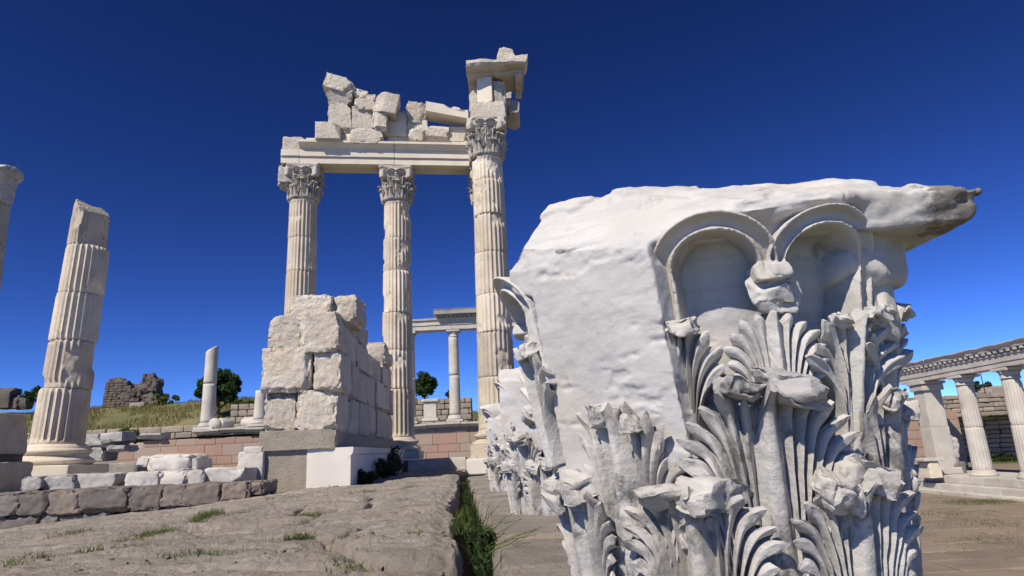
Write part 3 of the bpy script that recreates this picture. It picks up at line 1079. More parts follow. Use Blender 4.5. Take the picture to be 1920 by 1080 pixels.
# far left, only its edge is in the picture
farcol = thing('marble_column', 'partly visible column with a worn capital cut off by the left edge of the picture', 'column', (-16.72, 19.5, STY), R(3), 'columns of the temple')
put('plinth', plinth_mesh, parent=farcol, M=Matrix.Translation((0, 0, .13)))
put('base', base_mesh, parent=farcol, M=Matrix.Translation((0, 0, .26)))
z = .71
for k, h in enumerate([1.6, 1.7, 1.6, 1.7, 1.35]):
    put('drum', drum_geo(.545 - .013 * k, .53 - .013 * k, h - .012, 150 + k, dmg=.55), M['column'], farcol, M=Matrix.Translation((.03 * (k % 2), 0, z)))
    z += h
wc = lathe([(.2, 0), (.48, 0), (.50, .2), (.52, .6), (.60, .9), (.68, 1.02), (.66, 1.22), (.2, 1.25)], 64)
v_, n_, q_ = remesh(wc, .03, 1)
v_ = clip(v_, [((.2, -.4, 1.2), (.1, -.7, .8))])
v_ = v_ + n_ * (fbm(v_, 4, 5, 3, .6) * .07)[:, None]
put('capital', Geo().add(v_, q_), M['carved'], farcol, M=Matrix.Translation((0, 0, z)))

# ------------------------------------------------------------------ entablature
AX0, AX1 = np.array([-7.88, 20.78]), np.array([-.45, 21.90])        # front face line of the architrave
AD = (AX1 - AX0) / np.linalg.norm(AX1 - AX0)
AN = np.array([AD[1], -AD[0]])                                       # towards the camera
AYAW = math.atan2(AD[1], AD[0])

def at_front(px, py, proud=0.0):
    d = ray(px, py)
    p0 = AX0 + AN * proud
    t = (AN @ p0) / (AN @ np.array([d.x, d.y]))
    return Vector((0, 0, CAM_Z)) + d * float(t)

def extrude(prof, L, nseg=30, seed=0, amp=.006, x0=0.0):
    """profile (y, z) closed loop swept along x"""
    prof = np.asarray(prof, float)
    xs = x0 + np.linspace(0, L, nseg)
    rings = np.zeros((nseg, len(prof), 3))
    rings[:, :, 0] = xs[:, None]
    rings[:, :, 1] = prof[None, :, 0]
    rings[:, :, 2] = prof[None, :, 1]
    v, q, t0, t1 = closed_strip(rings)
    v = v + np.stack([fbm(v + seed * 3.1 + 7 * k, 2.2, 3, seed + k) for k in range(3)], -1) * amp
    return v, q, t0, t1

def extrude_obj(name, prof, L, mat, parent, Mx, seed=0, amp=.006, nseg=30):
    g = Geo().add(*extrude(prof, L, nseg, seed, amp))
    me = g.mesh(name, smooth=False)
    return put(name, me, mat, parent, M=Mx)

ZA = 10.66
ent = thing('entablature', 'marble architrave with a ruined pile of pediment blocks spanning the two left columns', 'entablature', (AX0[0], AX0[1], ZA), AYAW)
arch_prof = [(0, 0), (0, .25), (-.055, .255), (-.055, .53), (-.08, .535), (-.10, .58), (-.15, .62), (-.24, .69), (-.26, .70), (-.26, .78), (.80, .78), (.80, 0), (.55, -.004), (.5, .03), (.3, .03), (.25, -.004)]
arch_low = [(0, 0), (0, .25), (-.055, .255), (-.055, .50), (.80, .50), (.80, 0)]
Ltot = float(np.linalg.norm(AX1 - AX0))
# the broken left end, then two beams
extrude_obj('beam', arch_low, .62, M['new_marble'], ent, Matrix.Translation((0, 0, 0)), 1, .02, 10)
extrude_obj('beam', arch_prof, 3.28, M['new_marble'], ent, Matrix.Translation((.63, 0, 0)), 2)
extrude_obj('beam', arch_prof, Ltot - 3.93, M['new_marble'], ent, Matrix.Translation((3.925, 0, 0)), 3)
ZT = ZA + .78
# pile above: pixel boxes in the enlarged picture -> metres on the front plane
def cr(cx, cy):
    return 500 + cx * .31477, 60 + cy * .31481
einv = (Matrix.Translation((AX0[0], AX0[1], ZA)) @ Matrix.Rotation(AYAW, 4, 'Z')).inverted()
pile = [  # x0 y0 x1 y1 proud thick tilt chips
    (238, 632, 345, 692, .02, .6, 0, 1), (340, 632, 468, 692, .0, .6, 0, 0), (466, 634, 676, 700, .0, .6, 0, 0), (684, 668, 914, 708, .02, .6, -2, 6),
    (718, 614, 908, 690, -.10, .6, 2, 6), (918, 648, 1072, 714, .0, .6, 0, 0), (1070, 648, 1192, 716, .0, .6, 0, 0),
    (292, 534, 432, 632, .22, .7, 0, 2), (428, 594, 505, 634, -.05, .5, 0, 1), (500, 566, 702, 662, .20, .7, 3, 7), (370, 416, 500, 602, .0, .6, 0, 4),
    (494, 440, 634, 604, .0, .6, 0, 3), (630, 412, 718, 578, .25, .8, 3, 3), (645, 356, 780, 474, .30, .8, 9, 2), (524, 388, 642, 458, .05, .6, 2, 5),
    (708, 478, 832, 614, -.05, .5, 0, 1), (826, 486, 890, 614, -.02, .5, 0, 5), (848, 568, 952, 642, .12, .5, 2, 6), (948, 548, 1084, 644, .14, .5, 0, 5),
    (886, 526, 956, 585, .0, .5, 0, 1), (1080, 600, 1184, 650, .02, .4, 0, 2), (832, 416, 950, 538, .05, .6, 4, 7),
    (346, 262, 526, 346, .15, 1.0, 10, 3), (356, 334, 504, 424, .10, .9, 4, 4), (520, 334, 594, 388, .05, .8, 10, 4), (594, 368, 644, 402, .0, .5, 0, 4),
    (780, 450, 840, 560, -.12, .5, 8, 3), (950, 560, 1200, 655, -.10, .4, 0, 0)]
prs = np.random.RandomState(8)
for k, (x0, y0, x1, y1, pr, th, tilt, ch) in enumerate(pile):
    pr = pr * 1.5 + (prs.uniform(-.06, .10) if k > 6 else 0)
    tilt = tilt * 1.4 + (prs.uniform(-3, 3) if ch > 2 else 0)
    a, b = at_front(*cr(x0, y0), pr), at_front(*cr(x1, y1), pr)
    a, b = einv @ a, einv @ b
    w, h = b.x - a.x, a.z - b.z
    g = stone((w + .03, th, h + .03), 18, 300 + k, .02, .012 if ch < 3 else .05, 3.5, ch + (2 if ch > 2 else 0), .36, .6)
    put('block', g, M['new_marble'] if ch < 2 else M['block'], ent, M=Matrix.Translation(((a.x + b.x) / 2, -pr + th / 2 - (pr > .1) * .0, (a.z + b.z) / 2)) @ Matrix.Rotation(R(tilt), 4, 'Y'))
# raking cornice piece with notches
a, b = einv @ at_front(*cr(948, 432), .1), einv @ at_front(*cr(1200, 560), .1)
L = b.x - a.x
np_ = [(0, .33), (0, -.05), (L * .5, -.19), (L, -.32), (L, .02), (L * .93, .02), (L * .92, -.06), (L * .84, -.05), (L * .80, .10), (L * .66, .15), (L * .60, .08), (L * .48, .12), (L * .43, .22)]
pr_ = np.array(np_)
rings = np.zeros((2, len(pr_), 3))
rings[:, :, 0] = pr_[None, :, 0]
rings[:, :, 2] = pr_[None, :, 1]
rings[0, :, 1], rings[1, :, 1] = -.28, .45
put('raking_cornice', Geo().add(*closed_strip(rings)).mesh('raking_cornice', False), M['new_marble'], ent, M=Matrix.Translation((a.x, 0, (a.z + b.z) / 2 + .12)))
# block standing on the broken left end
a, b = einv @ at_front(*cr(96, 622), .0), einv @ at_front(*cr(234, 716), .0)
put('block', stone((b.x - a.x, .9, a.z - b.z), 12, 391, .07, .03, 3, 4, .3), M['block'], ent, M=Matrix.Translation(((a.x + b.x) / 2, .42, (a.z + b.z) / 2)))
# leafy left corner under the beam end
put('block', stone((.5, .7, .75), 12, 392, .1, .06, 4, 5, .3), M['carved'], ent, M=Matrix.Translation((.16, .40, -.42)))

# ------------------------------------------------------------------ return of the entablature from the tall column to the hidden one
RX0, RX1 = np.array([-.52, 18.25]), np.array([-.9, 22.4])
RYAW = math.atan2(RX1[1] - RX0[1], RX1[0] - RX0[0])
RL = float(np.linalg.norm(RX1 - RX0))
ret = thing('corner_entablature', 'broken corner pile of frieze block, cornice slab and top fragment above the tall column', 'entablature', (RX0[0], RX0[1], ZA), RYAW)
# local x runs away from the camera, local -y is the right-hand side
extrude_obj('beam', [(-.42, 0), (-.42, .27), (-.46, .275), (-.46, .56), (-.56, .66), (-.60, .78), (.5, .78), (.5, 0)], RL - 1.6, M['column'], ret, Matrix.Translation((1.5, 0, .0)), 4, .03)
extrude_obj('frieze', [(-.40, 0), (-.42, .25), (-.36, .75), (.40, .75), (.40, 0)], 2.4, M['block'], ret, Matrix.Translation((1.6, 0, .79)), 5, .06)
extrude_obj('cornice', [(-.45, 0), (-.60, .10), (-.62, .18), (-.98, .22), (-1.0, .42), (-1.05, .55), (.35, .62), (.4, 0)], 1.9, M['block'], ret, Matrix.Translation((1.9, 0, 1.55)), 6, .06)
for k in range(5):
    put('modillion', stone((.22, .34, .14), 6, 420 + k, .03, .012, 6), M['block'], ret, M=Matrix.Translation((2.1 + k * .38, -.80, 1.68)))
rinv = (Matrix.Translation((RX0[0], RX0[1], ZA)) @ Matrix.Rotation(RYAW, 4, 'Z')).inverted()
top_pile = [ # x0 y0 x1 y1 y-depth thick chips kind
    (1214, 404, 1425, 545, 18.15, 1.1, 8, 'block'), (1204, 336, 1262, 470, 18.5, .9, 6, 'block'), (1250, 268, 1345, 408, 18.15, .9, 1, 'new_marble'), (1340, 290, 1425, 440, 18.25, 1.0, 6, 'block'),
    (1420, 410, 1506, 480, 20.5, 1.2, 5, 'block')]
for k, (x0, y0, x1, y1, yy, th, ch, mt) in enumerate(top_pile):
    a, b = at_y(*cr(x0, y0), yy), at_y(*cr(x1, y1), yy)
    c = (a + b) / 2
    c.y += th / 2
    g = stone((abs(b.x - a.x) + .02, th, abs(a.z - b.z) + .04), 14, 440 + k, .05, .05 if ch > 3 else .012, 3.5, ch, .3)
    put('frieze_block', g, M[mt], ret, M=rinv @ Matrix.Translation(c))
a, b = at_y(*cr(1192, 188), 18.0), at_y(*cr(1532, 282), 18.0)
W_ = b.x - a.x
slab = Geo().add(*extrude([(-.02, -.04), (.03, -.10), (.10, -.12), (.36, -.12), (.40, -.20), (.52, -.24), (1.5, -.24), (1.5, .10), (.5, .12), (.0, .08)], W_, 40, 9, .09))
put('cornice_slab', slab.mesh('cornice_slab', False), M['block'], ret, M=rinv @ Matrix.Translation((a.x, 17.75, a.z - .12)))
for k in range(3):
    put('modillion', stone((.20, .42, .16), 6, 470 + k, .03, .012, 6), M['block'], ret, M=rinv @ Matrix.Translation((a.x + W_ - .16, 18.3 + .45 * k, a.z - .42)))
a, b = at_y(*cr(1352, 96), 17.85), at_y(*cr(1562, 196), 17.85)
w, h = b.x - a.x, a.z - b.z
pts = np.array([(0, 0), (w * .16, h * .95), (w * .30, h), (w * .55, h * .84), (w * .62, h * .50), (w * .85, h * .42), (w, h * .58), (w * .93, h * .12), (w * .8, 0)])
rings = np.zeros((2, len(pts), 3))
rings[:, :, 0], rings[:, :, 2] = pts[None, :, 0], pts[None, :, 1]
rings[1, :, 1] = .7
v_, n_, q_ = remesh(Geo().add(*closed_strip(rings)), .025, 0)
v_ = v_ + n_ * (fbm(v_, 5, 4, 12) * .025)[:, None]
put('top_fragment', Geo().add(v_, q_), M['block'], ret, M=rinv @ Matrix.Translation((a.x, 17.85, b.z + .03)))
# ------------------------------------------------------------------ ground: worn rock platform, trench, pavement strip, court
def ground_line(pix, z=0.0):
    return np.array([(p.x, p.y) for p in (at_z(a, b, z) for a, b in pix)])
PLAT = 0.06
tl = ground_line([(860, 884), (858, 893), (852, 915), (842, 945), (836, 985), (838, 1010), (848, 1050), (844, 1079)], PLAT)
tl = np.vstack([tl, [tl[-1][0] + .03, 1.2]])
tl = tl[np.argsort(tl[:, 1])]
tr_ = ground_line([(875, 890), (882, 905), (896, 940), (914, 985), (926, 1020), (938, 1079)], 0.0)
tr_ = np.vstack([tr_, [tr_[-1][0] + .02, 1.2]])
tr_ = tr_[np.argsort(tr_[:, 1])]
def xl(y): return np.interp(y, tl[:, 1], tl[:, 0])
def xr(y): return np.interp(y, tr_[:, 1], tr_[:, 0])

def plat_z(x, y):
    return PLAT - .095 * np.maximum(0, -3.6 - x) + .03 * np.sin(x * .7 + 1)

cracks_px = [[(0, 1050), (120, 1035), (260, 1020), (400, 1026), (445, 1020), (534, 1010), (600, 1008), (720, 1012), (850, 1008)],
             [(150, 1005), (260, 990), (330, 975), (420, 968), (520, 965), (585, 945), (690, 935), (700, 930)],
             [(350, 985), (470, 985), (560, 975), (600, 962), (640, 950)], [(685, 958), (697, 948), (706, 938)],
             [(700, 925), (780, 915), (860, 915)], [(500, 933), (640, 928), (700, 915)], [(200, 1072), (300, 1068), (520, 1065), (640, 1068), (760, 1062), (850, 1055)],
             [(600, 1010), (640, 1035), (700, 1050), (760, 1062)], [(730, 905), (800, 900), (862, 900)], [(620, 1008), (700, 985), (850, 978)]]
cracks = [ground_line(c, PLAT) for c in cracks_px]

def seg_dist(P, line):
    best = np.full(len(P), 9.0)
    for a, b in zip(line[:-1], line[1:]):
        d = b - a
        t = np.clip(((P - a) @ d) / (d @ d), 0, 1)
        best = np.minimum(best, np.linalg.norm(P - (a + t[:, None] * d), axis=1))
    return best

ny, nx = 400, 520
yy = YROWS = np.geomspace(1.3, 20.2, ny)
u = np.linspace(0, 1, nx)
Y = np.repeat(yy[:, None], nx, 1)
left = np.where(yy < 10.6, -(0.92 * yy + 1.6), -6.5)
right_ = xl(yy)
X = left[:, None] + (right_ - left)[:, None] * (1 - (1 - u) ** 1.15)[None, :]
jag = fbm(np.column_stack([np.zeros(ny), yy * 1.0, np.zeros(ny)]), 2.0, 5, 5, .6) * .11
X = X + jag[:, None] * sstep(.93, 1.0, u)[None, :]
XROWS = X.copy()
P2 = np.column_stack([X.ravel(), Y.ravel()])
warp = np.column_stack([fbm(np.column_stack([P2, np.zeros(len(P2))]), 1.8, 3, 71), fbm(np.column_stack([P2, np.ones(len(P2))]), 1.8, 3, 72)]) * .10
Z = plat_z(P2[:, 0], P2[:, 1])
P3 = np.column_stack([P2, np.zeros(len(P2))])
Z += fbm(P3, .55, 4, 41) * .035
lay = fbm(P3 * np.array([.35, 1.9, 1]), 1.6, 4, 42)                 # bedding of the rock: long low steps
lq = lay * 7
st_ = np.floor(lq) + sstep(.0, .22, lq - np.floor(lq))
Z += .060 * (st_ / 7 * .75 + lay * .25)
Z += fbm(P3 * np.array([.6, 1.5, 1]), 9, 4, 43, .65) * .018
Z += -np.maximum(0, fbm(P3 * np.array([.4, 1.6, 1]), 4.5, 3, 45) - .25) * .07
fis = fbm(P3 * np.array([.55, 1.3, 1]), 1.1, 5, 46, .55)
Z -= .026 * np.exp(-(fis / .012) ** 2)
fis = fbm(P3 * np.array([.45, 1.5, 1]) + 5, 2.3, 4, 47, .55)
Z -= .018 * np.exp(-(fis / .02) ** 2)
Z += fbm(P3, 17, 3, 48, .6) * .010
for c in cracks:
    d = seg_dist(P2 + warp, c)
    Z -= .07 * np.exp(-(d / .024) ** 2) + .025 * np.exp(-(d / .10) ** 2)
e = 1 - sstep(.0, .10, (xl(P2[:, 1]) - P2[:, 0]))
Z -= e * .03 * (1 + fbm(P3, 6, 3, 44))
V = np.column_stack([P2, Z])
ZG = Z.reshape(ny, nx)
def rock_z(x, y):
    x, y = np.atleast_1d(x), np.atleast_1d(y)
    i = np.clip(np.searchsorted(YROWS, y), 0, ny - 1)
    return np.array([np.interp(a, XROWS[k], ZG[k]) for a, k in zip(x, i)])
rows = V.reshape(ny, nx, 3)
skirt = []
for k, (dz, dx) in enumerate(((-.10, .012), (-.22, -.02), (-.55, .01))):
    s = rows[:, -1].copy()
    s[:, 2] = rows[:, -1, 2] + dz
    s[:, 0] += dx + fbm(np.column_stack([np.full(ny, k), yy * 3, np.zeros(ny)]), 2.2, 3, 51) * .05
    skirt.append(s)
rows = np.concatenate([rows, np.stack(skirt, 1)], 1)
rock = put('ground', Geo().add(rows.reshape(-1, 3), grid_faces(ny, nx + 3)), M['paving'])
tag(rock, kind='structure')

# trench floor and the wide sheet everything else stands on
soil = put('trench_ground', Geo().add([(-2.5, .5, -.38), (.6, .5, -.38), (.6, 20.3, -.30), (-2.5, 20.3, -.30)], [(0, 1, 2, 3)]), M['soil'])
tag(soil, kind='structure')
far = put('terrain', Geo().add([(-4000, -60, -2.06), (4000, -60, -2.06), (4000, 4000, -2.06), (-4000, 4000, -2.06)], [(0, 1, 2, 3)]), M['hill'])
tag(far, kind='structure')

# pavement strip between the trench and the podium edge, slab by slab
strip = put('pavement', None)
tag(strip, kind='structure')
EDGE = 1.36
ycut = [1.2, at_z(985, 1064, 0).y, at_z(970, 1012, 0).y, at_z(950, 958, 0).y, at_z(930, 938, 0).y, 8.0, 10.2, 13.0, 16.5, 20.0]
for k in range(len(ycut) - 1):
    y0, y1 = ycut[k] + .012, ycut[k + 1] - .012
    ny_, nx_ = (90, 120) if k < 4 else (40, 60)
    vy = np.linspace(y0, y1, ny_)
    uu = np.linspace(0, 1, nx_)
    x0 = xr(vy) + fbm(np.column_stack([vy, vy * 0, vy * 0]), 3, 3, 61) * .03
    XX = x0[:, None] + (EDGE - x0)[:, None] * uu[None, :]
    YY = np.repeat(vy[:, None], nx_, 1)
    q3 = np.column_stack([XX.ravel(), YY.ravel(), np.zeros(ny_ * nx_)])
    zz = fbm(q3, 1.0, 4, 62 + k) * .018 + fbm(q3 * np.array([.5, 1.5, 1]), 8, 4, 63) * .006 + .006 * (k % 3)
    ed = np.minimum(np.minimum(q3[:, 1] - y0, y1 - q3[:, 1]), q3[:, 0] - np.repeat(x0, nx_))
    zz = zz - .03 * (1 - sstep(0, .05, ed + .02 * fbm(q3, 7, 3, 64)))
    top = np.column_stack([q3[:, :2], zz]).reshape(ny_, nx_, 3)
    side_l = top[:, :1].copy(); side_l[..., 2] = -.5
    side_r = top[:, -1:].copy(); side_r[..., 2] = -2.2
    full = np.concatenate([side_l, top, side_r], 1)
    f0 = full[:1].copy(); f0[..., 2] = np.minimum(f0[..., 2], -.5)
    f1 = full[-1:].copy(); f1[..., 2] = np.minimum(f1[..., 2], -.5)
    full = np.concatenate([f0, full, f1], 0)
    put('slab', Geo().add(full.reshape(-1, 3), grid_faces(ny_ + 2, nx_ + 2)), M['paving'], strip)

# the court two metres below
court = put('court_pavement', Geo().add([(1.3, 3, -2.03), (26, 3, -2.03), (26, 36, -2.03), (1.3, 36, -2.03)], [(0, 1, 2, 3)]), M['court'])
tag(court, kind='structure')
slab_m = []
for k in range(5):
    me = stone((1.66 - .08 * (k % 2), .98, .12), 12, 700 + k, .03, .03, 2.0).mesh('slab', 'angle')
    me.materials.append(M['court'])
    slab_m.append(me)
rs = np.random.RandomState(4)
n = 0
for j in range(15):
    for i in range(9):
        x, y = 4.6 + i * 1.70 + (j % 2) * .8, 10.2 + j * 1.02
        if abs(x / y - .72) > .20 or x > 17.6:
            continue
        put('slab', slab_m[rs.randint(5)], parent=court, M=Matrix.Translation((x, y, -2.055 + rs.uniform(-.012, .012))) @ Matrix.Rotation(rs.uniform(-.01, .01), 4, 'X'))

# raised terrace behind the dark retaining wall (left) and the level the temple columns stand on
def slab_box(x0, y0, x1, y1, z0, z1):
    return stone((x1 - x0, y1 - y0, z1 - z0), 10, 9, .03, .015, 1).map(lambda p: p + np.array([(x0 + x1) / 2, (y0 + y1) / 2, (z0 + z1) / 2]))
ter = put('terrace_ground', slab_box(-26, 10.95, -4.9, 24.0, -2.1, .20), M['paving'])
tag(ter, kind='structure')
ter2 = put('temple_ground', slab_box(-4.9, 20.25, 1.3, 24.0, -2.1, .385), M['paving'])
tag(ter2, kind='structure')
# grassy hill behind the back wall
hx = np.linspace(-110, 110, 260)
hy = np.geomspace(37.2, 260, 120)
HX, HY = np.meshgrid(hx, hy)
q3 = np.column_stack([HX.ravel(), HY.ravel(), np.zeros(HX.size)])
def hill_z(x, y):
    p = np.column_stack([np.atleast_1d(x), np.atleast_1d(y), np.zeros(np.size(x))])
    back = sstep(43, 62, p[:, 1])
    lft = sstep(2, -14, p[:, 0])
    z = 2.15 + back * (lft * 4.0 + (1 - lft) * 1.0) - sstep(8, 20, p[:, 0]) * 1.0 * (1 - back) + back * sstep(20, 30, p[:, 0]) * .4
    z = z + fbm(p, .06, 3, 81) * .9 * back + fbm(p, .35, 3, 82) * .18 - sstep(75, 150, p[:, 1]) * 5
    return z
hz = hill_z(q3[:, 0], q3[:, 1])
hill = put('hill', Geo().add(np.column_stack([q3[:, :2], hz]), grid_faces(120, 260)), M['hill'])
tag(hill, kind='structure')

# ------------------------------------------------------------------ wall of stacked blocks on its socle
wall = thing('stacked_block_wall', 'receding wall of big cream marble blocks stacked on a socle, left of centre', 'wall', (-4.0, 12.0, 0), R(3.2))
winv = (Matrix.Translation((-4.0, 12.0, 0)) @ Matrix.Rotation(R(3.2), 4, 'Z')).inverted()
def w_at(cx, cy, y=12.0):
    return winv @ at_y(460 + cx / 2.571, 520 + cy / 2.571, y)
front = [ # crop boxes: x0 y0 x1 y1 depth-in seed chips pushed-back
    (85, 552, 237, 746, .9, 5, .10), (242, 548, 440, 744, 1.1, 3, .0), (86, 346, 316, 550, 1.0, 4, -.06), (324, 352, 462, 552, 1.0, 3, .0),
    (108, 180, 266, 352, .9, 7, .06), (264, 174, 460, 360, 1.0, 3, -.08), (214, 84, 408, 202, .9, 8, .05), (408, 72, 532, 204, 1.1, 6, .1)]
for k, (x0, y0, x1, y1, dp, ch, push) in enumerate(front):
    a, b = w_at(x0, y0), w_at(x1, y1)
    w, h = b.x - a.x - .03, a.z - b.z - .012
    g = stone((w, dp, h), 30, 800 + k, .035, .036, 4.2, ch + 1, .22, .9)
    o = put('block', g, M['block'], wall, M=Matrix.Translation(((a.x + b.x) / 2, push + dp / 2, (a.z + b.z) / 2)) @ Matrix.Rotation(R((-1, 1, 0, -1, 2, 0, 3, -2)[k]), 4, 'Y'))
xr_w = w_at(440, 700).x
zc = [w_at(440, 744).z, w_at(450, 550).z, w_at(460, 356).z, w_at(460, 202).z]
zc.append(zc[3] + .55)
rs = np.random.RandomState(12)
for c in range(4):
    y = 1.05 + .2 * (c % 2)
    yend = 7.6 if c < 3 else 3.4
    k = 0
    while y < yend:
        L = min(rs.uniform(.95, 1.45), yend + .3 - y)
        h = zc[c + 1] - zc[c] - .015
        if c == 3:
            h *= .95 - .1 * k
        g = stone((.85, L - .02, h), 14, 830 + c * 10 + k, .035, .032, 4.2, rs.randint(3, 7), .2, .9)
        put('block', g, M['block'], wall, M=Matrix.Translation((xr_w - .425 + rs.uniform(-.03, .03) - .02 * c, y + L / 2, zc[c] + h / 2)))
        # the inner face of the wall
        if c < 3 and k % 1 == 0:
            g = stone((.75, L - .02, h), 8, 870 + c * 10 + k, .05, .03, 3, 3, .2, .4)
            put('block', g, M['block'], wall, M=Matrix.Translation((xr_w - 1.24 + rs.uniform(-.03, .03), y + L / 2, zc[c] + h / 2)))
        y += L
        k += 1
for k, (yy0, hh) in enumerate(((6.2, .62), (7.0, .45))):
    put('block', stone((.8, .8, hh), 14, 895 + k, .06, .04, 3, 6, .25, .4), M['block'], wall, M=Matrix.Translation((xr_w - .42, yy0 + .4, zc[3] + hh / 2)))
# concrete slab, rough pier and white socle
a, b = w_at(76, 742), w_at(430, 826)
put('slab', stone((b.x - a.x, 8.0, a.z - b.z - .012), 26, 901, .02, .012, 6, 2, .04), M['concrete'], wall, M=Matrix.Translation(((a.x + b.x) / 2, 3.95, (a.z + b.z) / 2)))
a, b = w_at(84, 828), w_at(300, 1046)
put('pier', stone((b.x - a.x, 1.0, a.z - b.z + .5), 24, 902, .02, .012, 6, 2, .04), M['concrete'], wall, M=Matrix.Translation(((a.x + b.x) / 2, .53, (a.z + b.z) / 2 - .25)))
a, b = w_at(300, 818), w_at(503, 1000)
zt_, zb_ = w_at(400, 822).z, -.35
prof = [(-.55, zb_), (.0, zb_), (.0, zt_ - .14), (.03, zt_ - .12), (.045, zt_ - .05), (.045, zt_), (-.55, zt_)]
rings = np.zeros((2, len(prof), 3))
rings[:, :, 0] = [p[0] + b.x for p in prof]
rings[:, :, 2] = [p[1] for p in prof]
rings[0, :, 1], rings[1, :, 1] = 0.0, 8.0
v_, q_, t0_, t1_ = closed_strip(rings)
put('socle', Geo().add(v_, q_, t0_, t1_).mesh('socle', False), M['socle'], wall)
w_ = b.x - .55 - a.x
put('socle', stone((w_ + .02, 1.2, zt_ - zb_ - .004), 8, 904, .006, .002, 2), M['socle'], wall, M=Matrix.Translation((a.x + w_ / 2, .602, (zt_ + zb_) / 2)))

# sill across the far end of the platform and the plinth of the tall column
def px_block(name, label, cat, x0, y0, x1, y1, y, th, mat, seed, n=14, bevel=.03, rough=.02, chips=2, chip=.2, group=None, tilt=0, rz=0.0, extra=0.0, fine=.3, parent=None):
    a, b = at_y(x0, y0, y), at_y(x1, y1, y)
    w, h = abs(b.x - a.x), abs(a.z - b.z) + extra
    c = Vector(((a.x + b.x) / 2, y + th / 2, max(a.z, b.z) - h / 2))
    o = put(name, stone((w, th, h), n, seed, bevel, rough, 3.2, chips, chip, fine), M[mat], parent)
    o.location = c
    o.rotation_euler = (0, R(tilt), rz)
    if label:
        tag(o, label, cat, group)
    return o
px_block('sill_stone', 'long low grey sill stone in shadow at the far end of the rock platform', 'stone', 764, 862, 874, 886, 19.6, .6, 'fragment', 911, 14, .02, .01, 1, .05, extra=.3)
px_block('pedestal_block', 'plain white block at the foot of the tall column, beside the row of capitals', 'block', 874, 861, 936, 905, 16.6, 1.2, 'socle', 912, 14, .02, .006, 1, .05, extra=.2)
px_block('column_footing', 'cream block set under the tall column above the plain white block', 'block', 880, 835, 940, 862, 17.6, 1.9, 'column', 913, 14, .02, .01, 1, .1)

# ------------------------------------------------------------------ dark retaining wall on the left
dw = thing('retaining_wall', 'low wall of dark brown andesite blocks along the left of the rock platform', 'wall', (-7.0, 10.5, 0))
def c5(cx, cy): return cx * .35183, 700 + cy * .35185
dark = [(-60, 640, 88, 762), (86, 632, 250, 757), (240, 626, 414, 752), (416, 616, 684, 744), (686, 606, 844, 732), (846, 600, 982, 708), (976, 592, 1166, 706), (1168, 584, 1322, 690), (1324, 576, 1392, 650),
        (-60, 766, 176, 905), (178, 758, 276, 870), (286, 746, 500, 850), (500, 742, 572, 800), (640, 745, 760, 800), (850, 700, 975, 740)]
for k, (x0, y0, x1, y1) in enumerate(dark):
    a, b = at_y(*c5(x0, y0), 10.5), at_y(*c5(x1, y1), 10.5)
    w, h = b.x - a.x - .012, a.z - b.z - .01
    g = stone((w, .7, h), 24, 930 + k, .05, .04, 4.0, 6, .2, .6)
    put('block', g, M['dark'], dw, M=Matrix.Translation(((a.x + b.x) / 2 + 7.0, .35 + (.06 if k > 8 else 0) + .02 * (k % 3), (a.z + b.z) / 2)))
# pale fragments laid along it
frag = [ # crop5 box, depth, thick, chips, label
    (100, 555, 216, 607, 11.0, .5, 5, 'small dark-stained marble fragment at the near foot of the broken column', 0),
    (226, 548, 400, 603, 11.1, .6, 5, 'grey moulded marble fragment below the broken column plinth, second in the row', 0),
    (392, 540, 612, 598, 11.2, .7, 6, 'long moulded marble fragment in the row, right of the broken column plinth', 2),
    (606, 534, 690, 604, 11.5, .5, 3, 'tan marble fragment squeezed behind the first bright white block', 0),
    (662, 530, 848, 606, 11.0, .6, 4, 'bright white block with a sloping end under the big rounded boulder', 0),
    (808, 520, 988, 604, 11.05, .7, 6, 'white split block with a dark side, under the right end of the rounded boulder', -2),
    (968, 518, 1082, 592, 11.1, .6, 4, 'small white block with grass in front, right of the split block', 0),
    (1084, 508, 1282, 580, 11.2, .8, 7, 'low rough white slab lying beside the upright white block', 2),
    (772, 438, 1028, 528, 11.3, .8, 7, 'big rounded white marble boulder lying on top of the white blocks', 2),
    (726, 444, 792, 482, 11.6, .5, 6, 'small white stone against the left end of the rounded boulder', 8)]
for k, (x0, y0, x1, y1, y, th, ch, lab, tilt) in enumerate(frag):
    p0, p1 = c5(x0, y0), c5(x1, y1)
    big = k == 8
    px_block('marble_fragment', lab, 'stone', *p0, *p1, y, th, 'debris' if k < 4 else 'fragment', 960 + k, 20, .22 if big else .04, .05 if big else .03, ch, .25, 'marble fragments along the retaining wall', tilt, extra=.05 if not big else .03, fine=.5)
up = thing('upright_block', 'upright white marble block with a sloping left side, leaning on the concrete pier', 'block', tuple(at_y(467, 905, 11.9)))
a, b = at_y(*c5(1262, 436), 11.9), at_y(*c5(1392, 580), 11.9)
put('body', stone((b.x - a.x, .7, a.z - b.z + .1), 16, 981, .03, .015, 3, 0).map(lambda p: clip(p, [((-.18, 0, .35), (-1, 0, .38))])), M['fragment'], up, M=Matrix.Translation((0, .35, (a.z - b.z) / 2)))
a2 = at_y(*c5(1300, 390), 11.9)
put('cap_stone', stone((b.x - a2.x, .7, a2.z - a.z - .01), 12, 982, .03, .015, 3, 1, .1), M['fragment'], up, M=Matrix.Translation(((b.x + a2.x) / 2 - up.location.x, .35, (a2.z + a.z) / 2 - up.location.z)))
